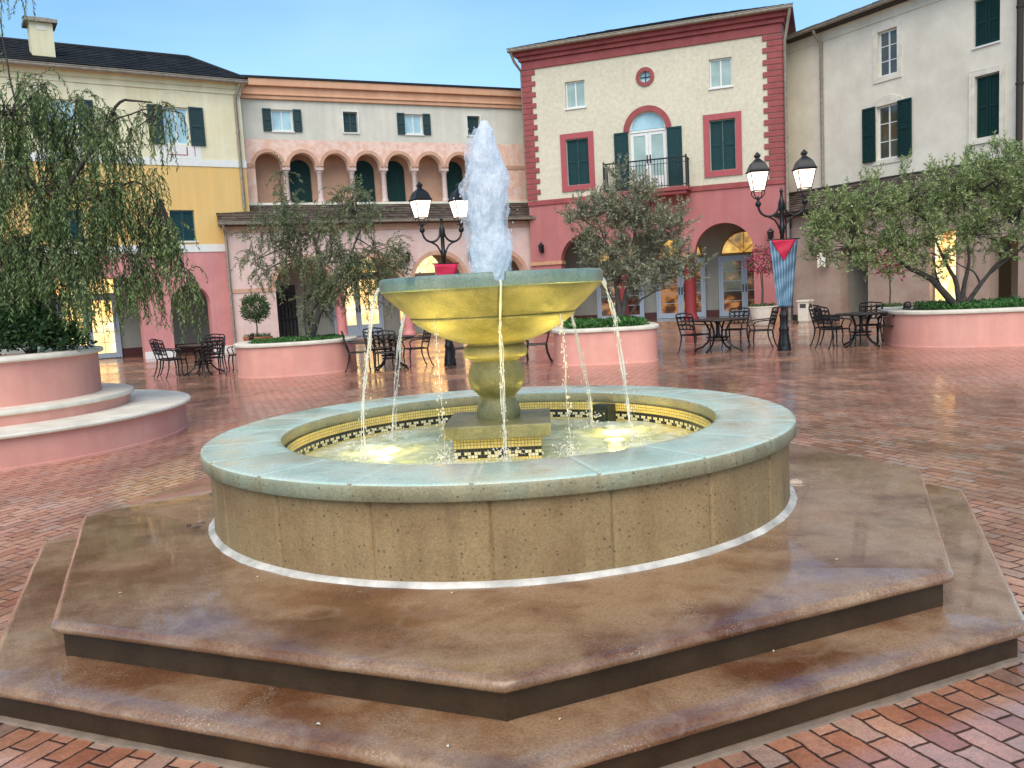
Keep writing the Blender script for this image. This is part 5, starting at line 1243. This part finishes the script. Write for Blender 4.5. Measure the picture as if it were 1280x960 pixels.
# ------------------------------------------------------------------ chairs and tables
def make_chair():
    t = thing('patio_chair', '', 'chair', (0, 0, 0), 0, 'black cast metal patio chairs')
    I = M['black_iron']
    st = MB(); st.tube([(-.23, .22, .43), (.23, .22, .43), (.235, -.2, .43), (-.235, -.2, .43), (-.23, .22, .43)], .016, 6)
    for k in range(9): x = -.2 + k * .05; st.box(x - .016, x + .016, -.2, .22, .425, .438)
    for k in range(5): y = -.16 + k * .09; st.box(-.22, .22, y - .012, y + .012, .4385, .446)
    st.build('seat', I, t)
    bk = lambda x, z: (x, -.21 - (z - .43) * .26, z)
    b = MB(); b.tube([bk(-.22, .44), bk(-.235, .6), bk(-.25, .86), bk(-.22, .905), bk(0, .93), bk(.22, .905), bk(.25, .86), bk(.235, .6), bk(.22, .44)], .016, 6)
    b.tube([bk(-.23, .56), bk(.23, .56)], .012, 6); b.tube([bk(-.245, .84), bk(.245, .84)], .014, 6)
    for i in range(4):
        for j in range(3):
            cx, cz = -.17 + i * .113, .61 + j * .087
            b.tube([bk(cx + .052 * math.cos(q), cz + .044 * math.sin(q)) for q in [2 * PI * s / 10 for s in range(11)]], .009, 4, caps=False)
    for x in (-.115, 0, .115): b.tube([bk(x, .56), bk(x, .9)], .009, 4)
    b.tube([bk(-.22, .58), bk(.2, .83)], .008, 4); b.tube([bk(.22, .58), bk(-.2, .83)], .008, 4)
    b.build('backrest', I, t)
    for s in (-1, 1):
        MB().tube([(s * .225, .21, .43), (s * .235, .235, .25), (s * .225, .22, .08), (s * .24, .25, .012)], [.02, .016, .013, .018], 6).build('leg', I, t)
        MB().tube([(s * .22, -.20, .43), (s * .225, -.22, .25), (s * .23, -.28, .08), (s * .24, -.32, .012)], [.02, .016, .013, .018], 6).build('leg', I, t)
        MB().tube([bk(s * .245, .68), (s * .285, -.15, .665), (s * .295, .05, .655), (s * .29, .19, .635), (s * .275, .235, .58), (s * .25, .21, .5), (s * .235, .19, .43)], .015, 6).build('armrest', I, t)
    return t
def make_table():
    t = thing('patio_table', '', 'table', (0, 0, 0), 0, 'round black patio tables'); I = M['black_iron']
    MB().lathe([(.02, .70), (.52, .70), (.56, .705), (.57, .72), (.56, .735), (.02, .735)], 40, cap0=True, cap1=True).build('tabletop', I, t, smooth=40)
    MB().lathe([(.05, .30), (.06, .34), (.035, .42), (.035, .62), (.09, .6995)], 16).build('stem', I, t, smooth=50)
    MB().lathe([(.05, .305), (.22, .305), (.235, .318), (.22, .335), (.05, .335)], 24).tube([(.2 * math.cos(2 * PI * k / 20), .2 * math.sin(2 * PI * k / 20), .25) for k in range(21)], .012, 5).build('shelf', I, t, smooth=40)
    for k in range(4):
        a = PI / 4 + k * PI / 2; c, s = math.cos(a), math.sin(a)
        MB().tube([(c * r, s * r, z) for r, z in ((.30, .70), (.22, .58), (.17, .45), (.17, .32), (.22, .2), (.33, .09), (.45, .04), (.50, .018))], [.02, .02, .02, .02, .02, .02, .02, .024], 6).build('leg', I, t)
    return t
chair0, table0 = make_chair(), make_table(); first = [True, True]
def place_chair(x, y, tx, ty, label):
    rz = math.atan2(ty - y, tx - x) - PI / 2
    if first[0]: first[0] = False; chair0.location = (x, y, 0); chair0.rotation_euler = (0, 0, rz); chair0['label'] = label
    else: dup(chair0, (x, y, 0), rz, label)
def place_table(x, y, label, rot=0., sc_=1.):
    if first[1]: first[1] = False; table0.location = (x, y, 0); table0.rotation_euler = (0, 0, rot); table0['label'] = label
    else:
        d = dup(table0, (x, y, 0), rot, label)
        if sc_ != 1: d.scale = (sc_, sc_, 1)
sets = [
 ((-7.55, 21.0), 'the pink arcade at left', 1.0, [((-.82, -.05), 'leftmost black lattice chair'), ((-.52, -.55), 'front left black lattice chair'), ((.42, -.66), 'black chair with its back to the viewer'), ((.88, .10), 'right hand black chair'), ((-.05, .88), 'black lattice chair on the far side')]),
 ((-2.72, 19.5), 'the lit doors', 1.0, [((-.72, -.12), 'leftmost black chair in side view'), ((-.36, .62), 'rear left black chair'), ((0.0, -.66), 'front black chair, back to the viewer,'), ((.55, .25), 'right hand black chair')]),
 ((4.78, 19.6), 'the right lamp post', 1.18, [((-.62, -.42), 'left black lattice-back chair'), ((.98, -.05), 'right black chair in side view'), ((.60, .80), 'rear black chair beyond the top')]),
 ((7.72, 18.75), 'the long right planter', .95, [((-.66, -.18), 'front left black chair'), ((-.52, .55), 'rear left black chair'), ((.62, -.12), 'right hand black chair'), ((.42, .62), 'rear right black chair')]),
 ((-.24, 18.95), 'the fountain pedestal', .95, [((-.80, -.12), 'black chair left of the pedestal'), ((.84, -.06), 'black chair right of the pedestal')])]
tl = ['round black table near the pink arcade, ringed by five chairs', 'round black table between the slender olive planter and the left lamp post', 'widest round black table with curved legs, left of the right lamp post',
      'round black table between the right lamp post and the long planter', 'round black table mostly hidden behind the fountain pedestal']
for ((tx, ty), where, s_, chs), lab in zip(sets, tl):
    place_table(tx, ty, lab, R(random.uniform(-20, 20)), s_)
    for (dx, dy), d in chs: place_chair(tx + dx, ty + dy, tx, ty, d + ' at table by ' + where)

# ------------------------------------------------------------------ light, sky, render
SUN_EL, SUN_AZ = 50, 186          # azimuth of the sun measured clockwise from +Y
w = bpy.data.worlds.new('World'); sc.world = w; w.use_nodes = True
nt = w.node_tree; nt.nodes.clear()
sky = nt.nodes.new('ShaderNodeTexSky'); sky.sky_type = 'NISHITA'; sky.sun_disc = False; sky.sun_elevation = R(SUN_EL); sky.sun_rotation = R(SUN_AZ)
sky.air_density = 1.0; sky.dust_density = .3; sky.ozone_density = 2.0
bg = nt.nodes.new('ShaderNodeBackground'); bg.inputs[1].default_value = .075
wo = nt.nodes.new('ShaderNodeOutputWorld')
tc = nt.nodes.new('ShaderNodeTexCoord'); mp = nt.nodes.new('ShaderNodeMapping'); mp.inputs['Scale'].default_value = (1, 1, 3.2)
nz = nt.nodes.new('ShaderNodeTexNoise'); nz.inputs['Scale'].default_value = 1.6; nz.inputs['Detail'].default_value = 6; nz.inputs['Roughness'].default_value = .5
rp = nt.nodes.new('ShaderNodeValToRGB'); rp.color_ramp.elements[0].position = .42; rp.color_ramp.elements[0].color = (0.0, .0, .0, 1); rp.color_ramp.elements[1].position = .68; rp.color_ramp.elements[1].color = (.30, .30, .30, 1)
mx = nt.nodes.new('ShaderNodeMix'); mx.data_type = 'RGBA'
ci = [i for i in mx.inputs if i.type == 'RGBA']; ci[1].default_value = (5.2, 5.6, 5.9, 1)
L = nt.links.new
L(tc.outputs['Generated'], mp.inputs[0]); L(mp.outputs[0], nz.inputs['Vector']); L(nz.outputs['Fac'], rp.inputs[0]); L(rp.outputs[0], mx.inputs['Factor'])
L(sky.outputs[0], ci[0]); tn = nt.nodes.new('ShaderNodeMix'); tn.data_type = 'RGBA'; tn.blend_type = 'MULTIPLY'; tn.inputs['Factor'].default_value = 1
ti = [i for i in tn.inputs if i.type == 'RGBA']; ti[1].default_value = (.76, 1.01, 1.10, 1)
L([o for o in mx.outputs if o.type == 'RGBA'][0], ti[0]); L([o for o in tn.outputs if o.type == 'RGBA'][0], bg.inputs[0]); L(bg.outputs[0], wo.inputs[0])
sd = bpy.data.lights.new('sun', 'SUN'); sd.energy = 1.5; sd.angle = R(60); sd.color = (1, .88, .74)
so = bpy.data.objects.new('sun', sd); COL.objects.link(so)
az, el = R(SUN_AZ), R(SUN_EL)
so.rotation_euler = (-Vector((math.sin(az) * math.cos(el), math.cos(az) * math.cos(el), math.sin(el)))).to_track_quat('-Z', 'Y').to_euler()
sc.view_settings.view_transform = 'Standard'; sc.view_settings.look = 'None'; sc.view_settings.gamma = 1; sc.view_settings.use_curve_mapping = False
sc.view_settings.exposure = 1.42
sc.cycles.max_bounces = 8; sc.cycles.transparent_max_bounces = 16; sc.cycles.use_denoising = True
